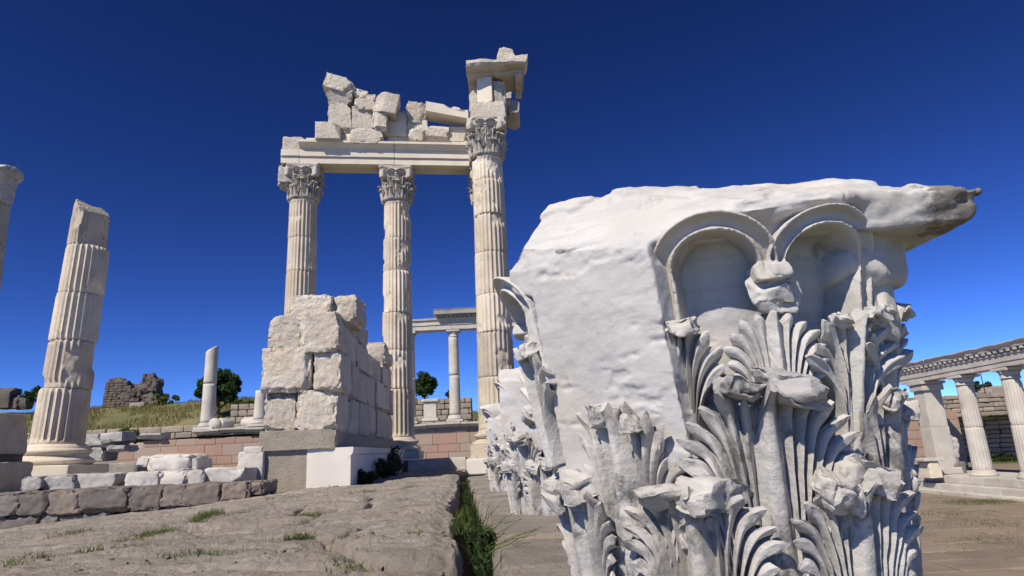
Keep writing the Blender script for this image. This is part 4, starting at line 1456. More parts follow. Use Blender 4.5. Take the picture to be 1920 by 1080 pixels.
# stack at the left edge
for k, (x0, y0, x1, y1, y, mt, lab) in enumerate([(-160, 778, -28, 806, 12.0, 'column', 'cream moulded base stone on top of the stack cut by the left picture edge'),
        (-160, 806, -26, 852, 12.1, 'block', 'grey chipped block in the middle of the stack at the left picture edge'),
        (-160, 852, -32, 878, 12.2, 'dark', 'dark slab low in the stack at the left picture edge'),
        (-160, 874, -20, 928, 12.0, 'block', 'pale lowest block of the stack at the left picture edge')]):
    px_block('stacked_block', lab, 'block', x0, y0, x1, y1, y, 1.0, mt, 990 + k, 14, .04, .02, 2, .15)

# ------------------------------------------------------------------ rose block wall of the back terrace
def ashlar(label, name, x0, x1, y, ztop, courses, mat, seed, wmin, wmax, th=.5, skip=None, proud=.012, n=6, bevel=.012, rough=.008, core=True, cat='wall', gap=.014, slope=0.0):
    t = thing(name, label, cat, (x0, y, ztop))
    rs = np.random.RandomState(seed)
    meshes = {}
    z = 0.0
    for ci, h in enumerate(courses):
        x = -rs.uniform(0, wmax) if ci % 2 else -.1
        while x < x1 - x0:
            w = round(rs.uniform(wmin, wmax) / .12) * .12
            xa, xb = max(x, 0), min(x + w, x1 - x0)
            if xb - xa > .08 and not (skip and skip(x0 + xa, x0 + xb, ci)):
                key = (round(xb - xa, 2), round(h, 2))
                if key not in meshes:
                    me = stone((xb - xa - gap, th, h - gap), n, seed + len(meshes), bevel, rough, 2.5, 0 if rough < .02 else 2, .12).mesh('block', 'angle')
                    me.materials.append(M[mat])
                    meshes[key] = me
                put('block', meshes[key], parent=t, M=Matrix.Translation(((xa + xb) / 2, th / 2 + rs.uniform(-proud, proud), z - h / 2 + slope * (xa + xb) / 2)))
            x += w
        z -= h
    if core:
        put('core', stone((x1 - x0, .5, -z + 1.5), 4, seed, .01, .0, 1).map(lambda p: p + np.array([(x1 - x0) / 2, th + .22, -(-z + 1.5) / 2 - .06])), M['grey_wall'], t)
    return t
YB = 36.0
crs = [.36, .62, .46, .62, .46, .62, .5, .6]
def stepped(xa, xb, ci):
    px = 960 + xb / YB * FPX
    return (ci == 0 and xa < -20.6) or (ci == 1 and xa < -22.3) or (ci == 2 and xa < -22.9) or (ci > 5 and xa < 15)
ashlar('rose coloured ashlar wall of the back terrace behind the white fragments', 'ashlar_terrace_wall', -24.6, -13.4, YB, 1.98, crs[:6], 'red', 1100, .75, 1.45, skip=stepped, core=True)
ashlar('rose coloured ashlar wall seen between the columns, below the small stoa columns', 'ashlar_terrace_wall', -6.6, .4, YB, 1.92, [.30, .58, .42, .52, .5, .6], 'red', 1130, .75, 1.35)
ashlar('warm ochre ashlar wall end beside the plain pilaster on the right', 'ashlar_terrace_wall', 16.2, 21.2, 32.0, 1.42, [.42] * 8, 'red', 1160, .8, 1.3)
# ledges
def ledge(label, px0, px1, py, y, h=.26, over=.35, seed=0, mat='stoa'):
    a, b = at_y(px0, py, y), at_y(px1, py, y)
    t = thing('ledge', label, 'ledge', (a.x, y - over, a.z))
    x = 0.0
    rs = np.random.RandomState(seed)
    L = b.x - a.x
    while x < L - .1:
        w = min(rs.uniform(.9, 1.9), L - x)
        g = Geo().add(*extrude([(0, -.10), (0, 0), (1.1, 0), (1.1, -h), (.22, -h), (.18, -.17), (.05, -.12)], w - .03, 8, seed + int(x * 10), .025))
        put('ledge_stone', g.mesh('ledge_stone', False), M[mat], t, M=Matrix.Translation((x, rs.uniform(-.04, .04), rs.uniform(-.03, .02))))
        x += w
    return t
ledge('broken marble ledge on the rose wall under the leaning stoa column and stump', 366, 520, 806, 36.0, seed=3)
ledge('marble ledge on the rose wall between the temple columns', 764, 910, 796, 36.0, seed=5)
ledge('thin marble ledge on the ochre wall end beside the plain pilaster', 1660, 1733, 765, 31.8, .2, .2, seed=7)
ledge('single stranded piece of marble ledge on top of the rose wall', 261, 308, 813, 35.9, .28, .3, seed=9)

# grey rubble wall behind, along the foot of the hill
ashlar('low grey rubble block wall along the foot of the grassy hill', 'rubble_terrace_wall', -37.0, -20.2, 41.5, 3.05, [.42, .40, .42, .5], 'grey_wall', 1200, .5, 1.5, rough=.03, bevel=.05, n=7, gap=.03, proud=.04)
ashlar('short grey block wall behind the stone drums beneath the round tree', 'rubble_terrace_wall', -18.9, -15.6, 43.0, 4.35, [.40, .42, .42, .6], 'grey_wall', 1230, .45, .8, rough=.03, bevel=.05, n=7, gap=.03)
ashlar('grey block wall behind the small pedestal, seen between the columns', 'rubble_terrace_wall', -6.9, -3.0, 42.5, 4.05, [.36, .36, .36, .36, .4], 'grey_wall', 1250, .45, .9, rough=.03, bevel=.05, n=7, gap=.03)
ashlar('taller piece of grey block wall just left of the tall column foot', 'rubble_terrace_wall', -2.5, .6, 42.0, 4.5, [.32, .34, .34, .36, .36, .4], 'grey_wall', 1270, .45, .9, rough=.03, bevel=.05, n=7, gap=.03)
ashlar('long weathered grey masonry wall behind the stoa columns on the right', 'masonry_back_wall', 22.0, 37.0, 40.0, 2.55, [.27, .25, .28, .26, .27, .25, .28, .26, .27, .25, .28, .26, .27, .25, .28, .27], 'grey_wall', 1300, .45, 1.2, rough=.03, bevel=.04, n=5, gap=.03, proud=.05)
# ------------------------------------------------------------------ the smaller capitals in the row behind
body2 = None
def mid_body(seed, planes):
    g = lathe([(.30, .0)] + [tuple(b) for b in BELL[:-1]] + [(.55, 1.06), (.3, 1.08)], 72)
    g.join(abacus(.55, .80, 1.0, 1.2, cut=.05))
    g.join(stone((.50, .34, .62), 10, seed, .04, .01, 4).map(lambda p: (p + np.array([-.04, -.34, .80])) @ rotz(R(-40)).T))
    v, n, q = remesh(g, .016, 1)
    v = clip(v, planes)
    v, n, q = remesh(Geo().add(v, q), .012, 1)
    v = v + n * (fbm(v, 4, 5, seed) * .02 + fbm(v, 14, 3, seed + 1) * .006)[:, None]
    return Geo().add(v, q)
row_caps = [
    ((.40, 5.65), -4, 'second weathered white capital, standing just behind the huge foreground one', [((-.34, -.38, 1.0), (-.62, -.78, -.12)), ((-.35, -.3, 1.10), (-.25, -.45, .86)), ((.3, -.5, 1.0), (.5, -.8, .2)), ((0, .4, 1.1), (.1, .5, .8))], 5),
    ((.08, 9.0), 8, 'third and farthest weathered capital in the row, in front of the tall column', [((-.34, -.38, .95), (-.7, -.7, -.12)), ((-.2, -.3, 1.0), (-.3, -.3, .9)), ((0, .4, 1.1), (.1, .5, .8))], 6)]
for (cx, cy), rot, lab, planes, seed in row_caps:
    t = thing('fallen_capital', lab, 'capital', (cx, cy, 0), R(rot), 'capitals set down in a row')
    put('bell', mid_body(seed, planes), M['marble_top'], t)
    for k in range(8):
        put('acanthus_leaf', row1_mesh[k % 2], parent=t, M=spin(k * 45 + 22.5))
        put('acanthus_leaf', row2_mesh[(k + 1) % 2], parent=t, M=spin(k * 45, -.02))
    for a in (-75, -110, 25, 65, 115):
        put('calyx_leaf', calyx_mesh[(a // 5) % 2], parent=t, M=spin(a))
    for s in (-1, 1):
        put('scroll', scroll_mesh[s], parent=t, M=spin(-92))
        put('scroll', scroll_mesh[s], parent=t, M=spin(4))

# ------------------------------------------------------------------ far colonnade between the temple columns
def plain_col(label, x, y, z0, h, r, seed, group=None, fl=0, cap=True, top_chip=False, base=True, mat='stoa', lean=0.0):
    t = thing('stoa_column', label, 'column', (x, y, z0), 0.0, group)
    t['kind'] = 'thing'
    zb = 0.0
    if base:
        put('base', lathe([(.1, 0), (r * 1.35, 0), (r * 1.4, .05), (r * 1.35, .11), (r * 1.18, .14), (r * 1.2, .19), (r * 1.05, .24), (.1, .24)], 32), M[mat], t)
        put('plinth', stone((r * 2.9, r * 2.9, .14), 6, seed, .01, .006, 3), M[mat], t, M=Matrix.Translation((0, 0, -.07)))
        zb = .24
    hc = .42 if cap else 0
    hs = h - zb - hc
    cl = [((0, 0, hs - r * .35), (-.45, -.25, .85))] if top_chip else ()
    nd = 2 if hs > 2.5 else 1
    for k in range(nd):
        ra, rb = r * (1 - .13 * k / nd), r * (1 - .13 * (k + 1) / nd)
        hh = hs / nd
        if fl:
            g = drum_geo(ra, rb, hh - .008, seed + k, fl=fl, dmg=.12, depth=.03, nz=12, sub=5)
        else:
            g = lathe([(.05, 0)] + [(ra + (rb - ra) * s, s * (hh - .008)) for s in np.linspace(0, 1, 14)] + [(.05, hh - .008)], 32)
            g = g.map(lambda p: p * np.column_stack([np.repeat((1 + fbm(p, 2.5, 3, seed + k) * .04)[:, None], 2, 1), np.ones(len(p))]))
            if cl and k == nd - 1:
                g = g.map(lambda p: clip(p, [((0, 0, hh - r * .3), (-.45, -.25, .85))]))
        put('drum', g, M[mat], t, M=Matrix.Translation((0, 0, zb + k * hh)))
    if cap:
        rt = r * .87
        g = lathe([(.05, 0), (rt * 1.05, 0), (rt * 1.12, .03), (rt, .06), (rt * 1.02, .20), (rt * 1.25, .30), (.05, .31)], 32)
        v = g.verts()
        th = np.arctan2(v[:, 1], v[:, 0])
        w = 1 + .07 * np.sin(th * 12) * sstep(.06, .15, v[:, 2])
        g = g.map(lambda p: p * np.column_stack([w, w, np.ones(len(w))]))
        c = put('capital', g, M['stoa'], t, M=Matrix.Translation((0, 0, h - hc)))
        put('abacus', stone((rt * 2.7, rt * 2.7, .11), 6, seed + 3, .01, .008, 4), M['stoa'], c, M=Matrix.Translation((0, 0, .36)))
    return t

def beam_thing(label, p0, p1, z0, prof, name, mat, seed, part='beam', cuts=(0, .5, 1)):
    d = np.subtract(p1, p0)
    L = float(np.linalg.norm(d))
    t = thing(name, label, 'entablature', (p0[0], p0[1], z0), math.atan2(d[1], d[0]))
    for k, (a, b) in enumerate(zip(cuts[:-1], cuts[1:])):
        extrude_obj(part, prof, (b - a) * L - .015, M[mat], t, Matrix.Translation((a * L, 0, 0)), seed + k, .02, 16)
    return t

p = at_y(854, 792, 37.5)
zb = p.z + .16
plain_col('slim grey stoa column on the terrace, left of the tall column foot', p.x, 37.5, zb, 7.55 - zb, .33, 1400, 'far stoa columns on the back terrace')
p2 = at_y(770, 795, 37.5)
plain_col('slim stoa column half hidden by the middle fluted column', p2.x - .02, 37.5, zb, 7.55 - zb, .33, 1410, 'far stoa columns on the back terrace')
p3 = at_y(955, 790, 37.5)
plain_col('slim stoa column hidden behind the tall column', at_y(922, 790, 37.5).x, 37.5, zb, 7.55 - zb, .33, 1420, 'far stoa columns on the back terrace')
fe = beam_thing('far stoa architrave seen between the fluted columns', (p2.x - .6, 37.1), (p3.x + 1.2, 37.1), 7.56,
                [(0, 0), (0, .26), (-.05, .27), (-.05, .50), (-.14, .56), (-.16, .66), (.75, .66), (.75, 0)], 'stoa_entablature', 'stoa', 1430, cuts=(0, .42, .75, 1))
pa = at_y(815, 590, 37.0)
fc = beam_thing('piece of cornice lying on the far stoa architrave', (pa.x, 36.9), (p3.x + 1.0, 36.9), 8.23,
                [(.1, 0), (.05, .12), (-.30, .16), (-.36, .34), (-.42, .44), (.7, .46), (.7, 0)], 'stoa_cornice', 'stoa', 1440, 'cornice_stone', (0, .5, 1))
for k in range(12):
    put('dentil', stone((.12, .16, .10), 4, 1450, .01, .004, 4) if k == 0 else bpy.data.objects['dentil'].data, M['stoa'], fc, M=Matrix.Translation((.2 + k * .26, -.06, .06)))

# leaning-looking column, stump, drums and pedestal on the left terrace
p = at_y(388, 806, 36.6)
plain_col('tall capless grey column with a slanted top beside the round tree', p.x, 36.6, p.z + .14, 4.55, .37, 1460, 'broken stoa columns on the rose wall', cap=False, top_chip=True)
p = at_y(487, 800, 36.6)
plain_col('short column stump just left of the stacked block wall', p.x, 36.6, p.z + .14, 1.85, .36, 1470, 'broken stoa columns on the rose wall', cap=False, top_chip=False)
def drum_disc(label, px, py, y, r, th, seed, rz):
    p = at_y(px, py, y)
    g = lathe([(.03, 0), (r * .97, 0), (r, .03), (r * .99, th - .03), (r * .96, th), (.03, th)], 28)
    g = g.map(lambda q: q + np.stack([fbm(q + seed, 3, 3, seed + k) for k in range(3)], -1) * .04)
    o = put('column_drum', g, M['stoa'])
    o.matrix_world = Matrix.Translation(p) @ Matrix.Rotation(rz, 4, 'Z') @ Matrix.Rotation(R(90), 4, 'X')
    return tag(o, label, 'stone drum', 'drums lying on the terrace')
drum_disc('small round column drum on edge beside the capless grey column', 411, 796, 37.0, .32, .8, 1, .1)
drum_disc('middle round column drum lying between two others on the terrace', 432, 795, 37.1, .31, .7, 2, -.5)
drum_disc('darker column drum lying on its side near the stump', 458, 794, 37.3, .33, 1.2, 3, 1.3)
px_block('paving_fragment', 'thin white slab lying on the ledge in front of the drums', 'stone', 441, 800, 466, 806, 36.2, .6, 'fragment', 1490)
px_block('round_boulder', 'small grey boulder between the stump and the stacked block wall', 'boulder', 498, 784, 514, 803, 36.8, .6, 'debris', 1491, bevel=.3, chips=5)
pd = at_y(808, 790, 37.2)
ped = thing('small_pedestal', 'small white marble pedestal on the ledge between the fluted columns', 'pedestal', tuple(pd))
put('foot', stone((.92, .8, .16), 6, 1495, .02, .006, 3), M['stoa'], ped, M=Matrix.Translation((0, 0, .08)))
put('shaft', stone((.70, .62, .90), 8, 1496, .015, .008, 3), M['stoa'], ped, M=Matrix.Translation((0, 0, .612)))
put('cap_moulding', stone((.98, .85, .16), 8, 1497, .04, .02, 4, 2, .2), M['stoa'], ped, M=Matrix.Translation((0, 0, 1.145)))

# heap of stained slabs behind the broken column
rs = np.random.RandomState(77)
heap_px = [(30, 822, 62, 838), (66, 824, 120, 840), (150, 815, 185, 828), (180, 812, 228, 828), (150, 828, 222, 838), (34, 840, 70, 852), (70, 842, 130, 856), (148, 840, 192, 864), (28, 856, 60, 872),
           (196, 836, 232, 846)]
words_ = ['leftmost upper', 'wide upper', 'narrow upper', 'rightmost upper', 'long flat middle', 'leftmost middle', 'wide middle', 'pale lowest', 'mossy lowest', 'small rightmost middle']
for k, (x0, y0, x1, y1) in enumerate(heap_px):
    px_block('stained_slab', words_[k] + ' stained marble slab in the heap behind the broken column', 'stone', x0, y0, x1, y1, 30.0 + .5 * (k % 3), 1.2, 'debris', 1500 + k, 12, .05, .06, 5, .25, 'slabs heaped behind the broken column', rs.uniform(-4, 4))
hp = put('heap_ground', slab_box(-27, 29.6, -17.0, 35.9, -2.1, at_y(100, 874, 30).z), M['paving'])
tag(hp, kind='structure')

# ------------------------------------------------------------------ side stoa on the right
SX = 18.7
def fluted(label, y, seed):
    return plain_col(label, SX, y, -1.36, 4.06, .36, seed, 'fluted columns of the right stoa', fl=20)
fluted('fluted stoa column right of the plain pilaster', 27.4, 1600)
fluted('fluted stoa column cut by the right picture edge', 24.8, 1620)
fluted('nearer fluted stoa column beyond the right picture edge', 22.2, 1640)
pil = thing('plain_pilaster', 'wide plain pilaster at the far end of the right stoa', 'pilaster', (SX, 30.0, -1.36))
put('base', stone((1.1, 1.1, .28), 8, 1660, .05, .01, 3), M['stoa'], pil, M=Matrix.Translation((0, 0, .14)))
put('shaft', stone((.82, .82, 1.75), 10, 1661, .015, .008, 2), M['stoa'], pil, M=Matrix.Translation((0, 0, 1.155)))
put('shaft', stone((.78, .78, 1.60), 10, 1662, .015, .008, 2), M['stoa'], pil, M=Matrix.Translation((0, 0, 2.835)))
cp = put('capital', stone((.98, .98, .28), 8, 1663, .03, .01, 3), M['stoa'], pil, M=Matrix.Translation((0, 0, 3.78)))
put('abacus', stone((1.12, 1.12, .13), 8, 1664, .02, .01, 3), M['stoa'], cp, M=Matrix.Translation((0, 0, .207)))
px_block('low_pillar_stub', 'low cream stub wall at the foot of the plain pilaster', 'block', 1740, 866, 1769, 896, 28.6, .8, 'new_marble', 1670)
put('cap_moulding', stone((.9, .95, .12), 6, 1671, .02, .01, 3), M['stoa'], bpy.data.objects['low_pillar_stub'], M=Matrix.Translation((0, 0, .42)))
# local +x of the beam runs towards the camera, so its outer face (towards the court, -x world) is local -y ... mirrored profile
se = thing('stoa_entablature', 'long white entablature with dentils carried by the right stoa columns', 'entablature', (SX, 31.2, 2.71), R(-90))
eprof = [(-.42, 0), (-.42, .18), (-.45, .185), (-.45, .40), (-.49, .44), (-.49, .50), (.42, .50), (.42, 0)]
for k in range(5):
    extrude_obj('beam', eprof, 2.6 - .015, M['stoa'], se, Matrix.Translation((-.1 + 2.6 * k, 0, 0)), 1680 + k, .02, 10)
    extrude_obj('cornice_stone', [(-.42, 0), (-.44, .10), (-.58, .13), (-.60, .22), (-.68, .32), (-.68, .36), (.4, .38), (.4, 0)], 2.6 - .03, M['stoa'], se, Matrix.Translation((-.1 + 2.6 * k, 0, .505)), 1690 + k, .04, 14)
dm = stone((.16, .16, .10), 4, 1699, .012, .006, 4).mesh('dentil', 'angle')
dm.materials.append(M['stoa'])
for k in range(38):
    put('dentil', dm, parent=se, M=Matrix.Translation((.05 + k * .33, -.49, .575)))
# steps of the stoa
st = put('stoa_pavement', None)
tag(st, kind='structure')
for k, (x0, zt, h) in enumerate(((17.95, -1.36, .30), (17.55, -1.66, .30), (17.10, -1.90, .18))):
    y = 16.0
    i = 0
    while y < 32.5:
        L = 1.5 + .5 * ((i * 7 + k * 3) % 4) / 3
        put('step_stone', stone((.9 if k else 3.6, L - .02, h), 8, 1710 + i % 4 + 10 * k, .02, .012, 3, 1, .1), M['stoa'], st, M=Matrix.Translation((x0 + (.45 if k else 1.8), y + L / 2, zt - h / 2)))
        y += L
        i += 1
put('stoa_floor', slab_box(21.4, 16, 27, 40, -2.1, -1.37), M['court'], st)

# torso fragment on its block
tp = at_y(1800, 872, 29.0)
blk = px_block('statue_block', 'dark block carrying the white statue fragment behind the stoa', 'block', 1790, 866, 1816, 892, 29.5, .8, 'dark', 1750, extra=.1)
tb = at_y(1798, 868, 29.5)
tg = Geo()
for k, (r_, z_, dx) in enumerate(((.20, .12, .05), (.27, .42, .03), (.30, .75, -.03), (.26, 1.0, -.10))):
    tg.join(stone((r_ * 2, r_ * 1.5, .5), 10, 1760 + k, r_ * .8, .03, 4, 2, .2).map(lambda q: q + np.array([dx, 0, z_])))
tg.join(stone((.22, .30, .5), 8, 1770, .12, .02, 4).map(lambda q: q + np.array([.22, -.05, .85])))
v_, n_, q_ = remesh(tg, .035, 3)
v_ = v_ + n_ * (fbm(v_, 5, 3, 9) * .04)[:, None]
to = put('torso_fragment', Geo().add(v_, q_), M['fragment'])
to.location = (tb.x, 29.9, tb.z - .02)
tag(to, 'white headless statue fragment standing on a dark block behind the stoa columns', 'statue')

# ------------------------------------------------------------------ ruin on the hill
def hz1(x, y): return float(hill_z(np.array([x]), np.array([y]))[0])
YR = 62.0
pr = at_y(240, 762, YR)
zr = pr.z - .3
ruin = thing('ruined_tower', 'dark ruined masonry tower stump on the grassy hill', 'ruin', (pr.x, YR, zr))
a, b = at_y(197, 712, YR), at_y(286, 762, YR)
wR, hR = b.x - a.x, a.z - zr
# coursed face: small stones laid row by row up to a ragged top
rr = np.random.RandomState(3)
sm = [stone((.42, .6, .24), 5, 1800 + k, .05, .03, 4, 2, .2).mesh('stone', 'angle') for k in range(4)]
for s_ in sm: s_.materials.append(M['ruin'])
for row in range(int(hR / .25)):
    z_ = .12 + row * .25
    x = -wR / 2 + .25 + .05 * row * .3
    while x < wR * .12 - .1 * max(0, row - 5) + rr.uniform(-.3, .3):
        put('stone', sm[rr.randint(4)], parent=ruin, M=Matrix.Translation((x, rr.uniform(-.06, .06), z_)) @ Matrix.Rotation(rr.choice([0, math.pi]), 4, 'Z'))
        x += .43
rg = Geo()
for k, (fx, fz, s_) in enumerate(((.05, .35, 1.9), (.28, .45, 2.0), (.36, .75, 1.5), (.30, .98, 1.0), (.15, .60, 1.3), (-.12, .70, 1.0), (-.30, .88, .9), (.44, .25, 1.5), (-.42, .98, .55), (.02, .25, 2.2), (-.3, .4, 1.7))):
    rg.join(stone((s_, s_ * .9, s_), 12, 1820 + k, .12, .22, 2.2, 7, .3, .8).map(lambda q: q + np.array([fx * wR, .75, fz * hR])))
v_, n_, q_ = remesh(rg, .09, 0)
v_ = v_ + n_ * (fbm(v_, 1.6, 5, 21, .65) * .45)[:, None]
put('rubble_core', Geo().add(v_, q_).mesh('rubble_core', 'angle'), M['ruin'], ruin)
for k, (px, py, w) in enumerate(((291, 752, 1.0), (262, 764, 1.4), (278, 766, .9), (300, 768, .7))):
    q0 = at_y(px, py, YR - 2)
    o = put('fallen_boulder', stone((w, w * .8, w * .6), 10, 1840 + k, .1, .1, 2.5, 6, .3), M['grey_wall'] if k else M['ruin'])
    o.location = q0
    tag(o, ['dark boulder at the right foot of the ruined tower', 'widest grey boulder in the grass below the ruined tower', 'middle grey boulder in the grass right below the ruined tower', 'smallest grey boulder farthest right of the ruined tower'][k], 'boulder', 'boulders below the ruin')
for k, (px, py, w) in enumerate(((8, 748, 1.8), (26, 754, 1.2), (45, 757, 1.0))):
    q0 = at_y(px, py, 58)
    o = put('hill_rock', stone((w * 1.3, w, w), 10, 1850 + k, .1, .14, 2.2, 6, .3), M['ruin'])
    o.location = q0
    tag(o, ['biggest dark rock on the hilltop at the left picture edge', 'middle dark rock on the hilltop near the left picture edge', 'smallest of three dark rocks on the hilltop at left'][k], 'rock', 'rocks on the hilltop')

# ------------------------------------------------------------------ trees and shrubs
def leaf_cloud(n, seed, size, shape, mat_scale=1.0):
    rs = np.random.RandomState(seed)
    c = shape(rs, n)
    d = rs.normal(size=(n, 3))
    d /= np.linalg.norm(d, axis=1, keepdims=True)
    e = np.cross(d, rs.normal(size=(n, 3)))
    e /= np.linalg.norm(e, axis=1, keepdims=True)
    s = size * rs.uniform(.6, 1.3, (n, 1))
    v = np.stack([c - d * s, c + e * s * .45, c + d * s, c - e * s * .45], 1).reshape(-1, 3)
    return Geo().add(v, np.arange(4 * n).reshape(-1, 4))

def crown_shape(rx, ry, rz_, clumps, seed, spread=.33):
    r0 = np.random.RandomState(seed)
    u = r0.normal(size=(clumps, 3))
    u /= np.linalg.norm(u, axis=1, keepdims=True)
    cc = u * (r0.rand(clumps, 1) ** .45) * np.array([rx, ry, rz_]) * .82
    cr = r0.uniform(.6, 1.2, clumps) * min(rx, rz_) * spread
    def fn(rs, n):
        k = rs.randint(clumps, size=n)
        w = rs.normal(size=(n, 3))
        w /= np.linalg.norm(w, axis=1, keepdims=True)
        return cc[k] + w * (cr[k] * rs.rand(n) ** .4)[:, None]
    return fn

def limb(p0, p1, r0, r1, seed, n=8):
    t = np.linspace(0, 1, n)
    p0, p1 = np.array(p0, float), np.array(p1, float)
    c = p0 + (p1 - p0) * t[:, None] + np.stack([fbm(np.column_stack([t * 2, t * 0 + seed, t * 0 + k]), 1, 2, seed + k) for k in range(3)], -1) * .12 * np.linalg.norm(p1 - p0) * (t * (1 - t) * 3)[:, None]
    rr_ = r0 + (r1 - r0) * t
    d = (p1 - p0) / np.linalg.norm(p1 - p0)
    a = np.cross(d, [0.3, .9, .1]); a /= np.linalg.norm(a)
    b = np.cross(d, a)
    th = np.linspace(0, 2 * np.pi, 8, endpoint=False)
    rings = c[:, None, :] + rr_[:, None, None] * (np.cos(th)[None, :, None] * a + np.sin(th)[None, :, None] * b)
    return closed_strip(rings)

def tree(label, px, py, y, rx, rz_, trunk, seed, n, leaf=.20, name='round_tree', group=None, mat='leafd'):
    p = at_y(px, py, y)
    zg = p.z - rz_ - trunk
    t = thing(name, label, 'tree', (p.x, y, zg), 0, group)
    g = Geo().add(*limb((0, 0, -.3), (0, 0, trunk + rz_ * .5), rx * .075, rx * .04, seed))
    rs = np.random.RandomState(seed)
    for k in range(6):
        a = rs.rand() * 6.28
        g.add(*limb((0, 0, trunk * (.8 + .1 * k)), (math.cos(a) * rx * .6, math.sin(a) * rx * .6, trunk + rz_ * (.5 + .2 * k)), rx * .035, rx * .012, seed + k))
    put('trunk', g, M['bark'], t)
    c = leaf_cloud(n, seed, leaf, crown_shape(rx, rx, rz_, 42, seed))
    put('crown', c.mesh('crown', False), M[mat], t, M=Matrix.Translation((0, 0, trunk + rz_)))
    return t
tree('round dark green tree standing behind the capless grey column', 412, 729, 52.0, 1.95, 1.52, .9, 11, 9000, .16)
tree('dark green tree seen between the middle fluted column and the slim stoa column', 795, 722, 56.0, 1.25, 1.15, 1.2, 12, 5000, .15)
tree('small tree top peeping out beside the slim stoa column', 846, 745, 58.0, .55, .7, .6, 13, 1500, .13, 'small_tree')

def shrub(label, px, py, y, rx, rz_, seed, n, leaf, mat, name='shrub', group=None, ry=None, z=None):
    p = at_y(px, py, y)
    t = thing(name, label, 'shrub', (p.x, y, p.z if z is None else z), 0, group)
    put('foliage', leaf_cloud(n, seed, leaf, crown_shape(rx, ry or rx, rz_, 16, seed, .45)).mesh('foliage', False), M[mat], t, M=Matrix.Translation((0, 0, rz_ * .8)))
    g = Geo()
    rs = np.random.RandomState(seed)
    for k in range(5):
        a = rs.rand() * 6.28
        g.add(*limb((0, 0, -.1), (math.cos(a) * rx * .5, math.sin(a) * rx * .5, rz_ * 1.2), rx * .03, rx * .01, seed + k, 5))
    put('stem', g, M['bark'], t)
    return t
shrub('yellow green shrub growing over the stained slabs', 238, 832, 31.5, .55, .42, 21, 900, .10, 'shrub')
shrub('low bright shrub right of the ruined tower', 305, 757, 61.0, 1.6, .5, 22, 1600, .14, 'shrub')
shrub('dark green bush on the hilltop left of the broken column', 68, 752, 58.0, 1.1, .75, 23, 1800, .14, 'leafd')
shrub('dark green bush on the hilltop just left of the fluted shaft', 86, 755, 57.0, .8, .7, 28, 1400, .14, 'leafd')
shrub('low olive bush behind the stump, right of the round tree', 446, 770, 50.0, 1.3, .45, 24, 1400, .12, 'grass')
shrub('olive green bush at the right end of the hill above the stump', 470, 768, 50.0, .9, .4, 25, 1000, .12, 'grass')
shrub('green weeds below the stained slabs left of the broken column base', 62, 872, 29.0, .8, .4, 26, 1200, .09, 'leafw')
shrub('green bush on the hilltop behind the right stoa', 1835, 738, 47.0, 1.0, .5, 27, 1200, .12, 'leafw')
shrub('leafy weeds growing by the foot of the masonry wall on the right', 1880, 872, 38.5, 1.2, .35, 29, 1200, .10, 'leafw')

# rocks on the right hill and the pole
for k, (px, py, w) in enumerate(((1868, 738, 1.4), (1898, 742, 1.1))):
    o = put('hill_rock', stone((w * 1.4, w, w * .7), 10, 1870 + k, .1, .08, 2.5, 6, .3), M['grey_wall'])
    o.location = at_y(px, py, 46)
    tag(o, ['wider grey rock on the hilltop above the right stoa', 'smaller grey rock nearer the right picture edge above the stoa'][k], 'rock', 'rocks above the right stoa')
pp = at_y(1846, 730, 44)
pole = put('thin_pole', Geo().add(*limb((0, 0, -.6), (-.05, 0, 1.35), .035, .03, 3, 6)), M['metal'])
pole.location = pp
tag(pole, 'thin dark pole rising behind the right stoa', 'pole')
# ------------------------------------------------------------------ grass and weeds
def blades(pos, h, w, seed, bend=.4, spread=.3):
    """grass blades: tapering two-segment strips"""
    rs = np.random.RandomState(seed)
    n = len(pos)
    a = rs.rand(n) * 6.283
    side = np.column_stack([np.cos(a), np.sin(a), np.zeros(n)])
    b = rs.rand(n) * 6.283
    lean = np.column_stack([np.cos(b), np.sin(b), np.zeros(n)]) * (rs.rand(n) * spread)[:, None]
    H = (h * rs.uniform(.5, 1.3, n))[:, None]
    up = np.array([0, 0, 1.0])
    m = pos + up * H * .55 + lean * H * .5
    t = pos + up * H * (1 - bend * .3) + lean * H * (1 + bend)
    v = np.stack([pos - side * w, pos + side * w, m + side * w * .7, m - side * w * .7, t], 1).reshape(-1, 3)
    i = np.arange(n)[:, None] * 5
    return Geo().add(v, i + np.array([[0, 1, 2, 3]]), i + np.array([[3, 2, 4]]))

rs = np.random.RandomState(5)
# the hill
n = 42000
hxs = np.concatenate([rs.uniform(-44, -13, 30000), rs.uniform(-10, 2, 3000), rs.uniform(19, 44, 9000)])
hys = 41.8 + rs.rand(n) ** 1.3 * 24
hp_ = np.column_stack([hxs, hys, hill_z(hxs, hys) - .02])
keep = fbm(hp_ * np.array([1, 1, 0]), .5, 3, 91) > -.25
hg = put('hill_grass', blades(hp_[keep], np.full(keep.sum(), .42), .022, 6, .5, .5).mesh('hill_grass', False), M['hgrass'])
tag(hg, 'olive and straw coloured grass covering the hill', 'grass', kind='stuff')

def along(line, n, jitter, seed):
    r_ = np.random.RandomState(seed)
    line = np.asarray(line)
    k = r_.randint(len(line) - 1, size=n)
    t = r_.rand(n)[:, None]
    p = line[k] * (1 - t) + line[k + 1] * t + r_.normal(size=(n, 2)) * jitter
    return p
def on_plat(p, dz=-.008):
    return np.column_stack([p, rock_z(p[:, 0], p[:, 1]) + dz])

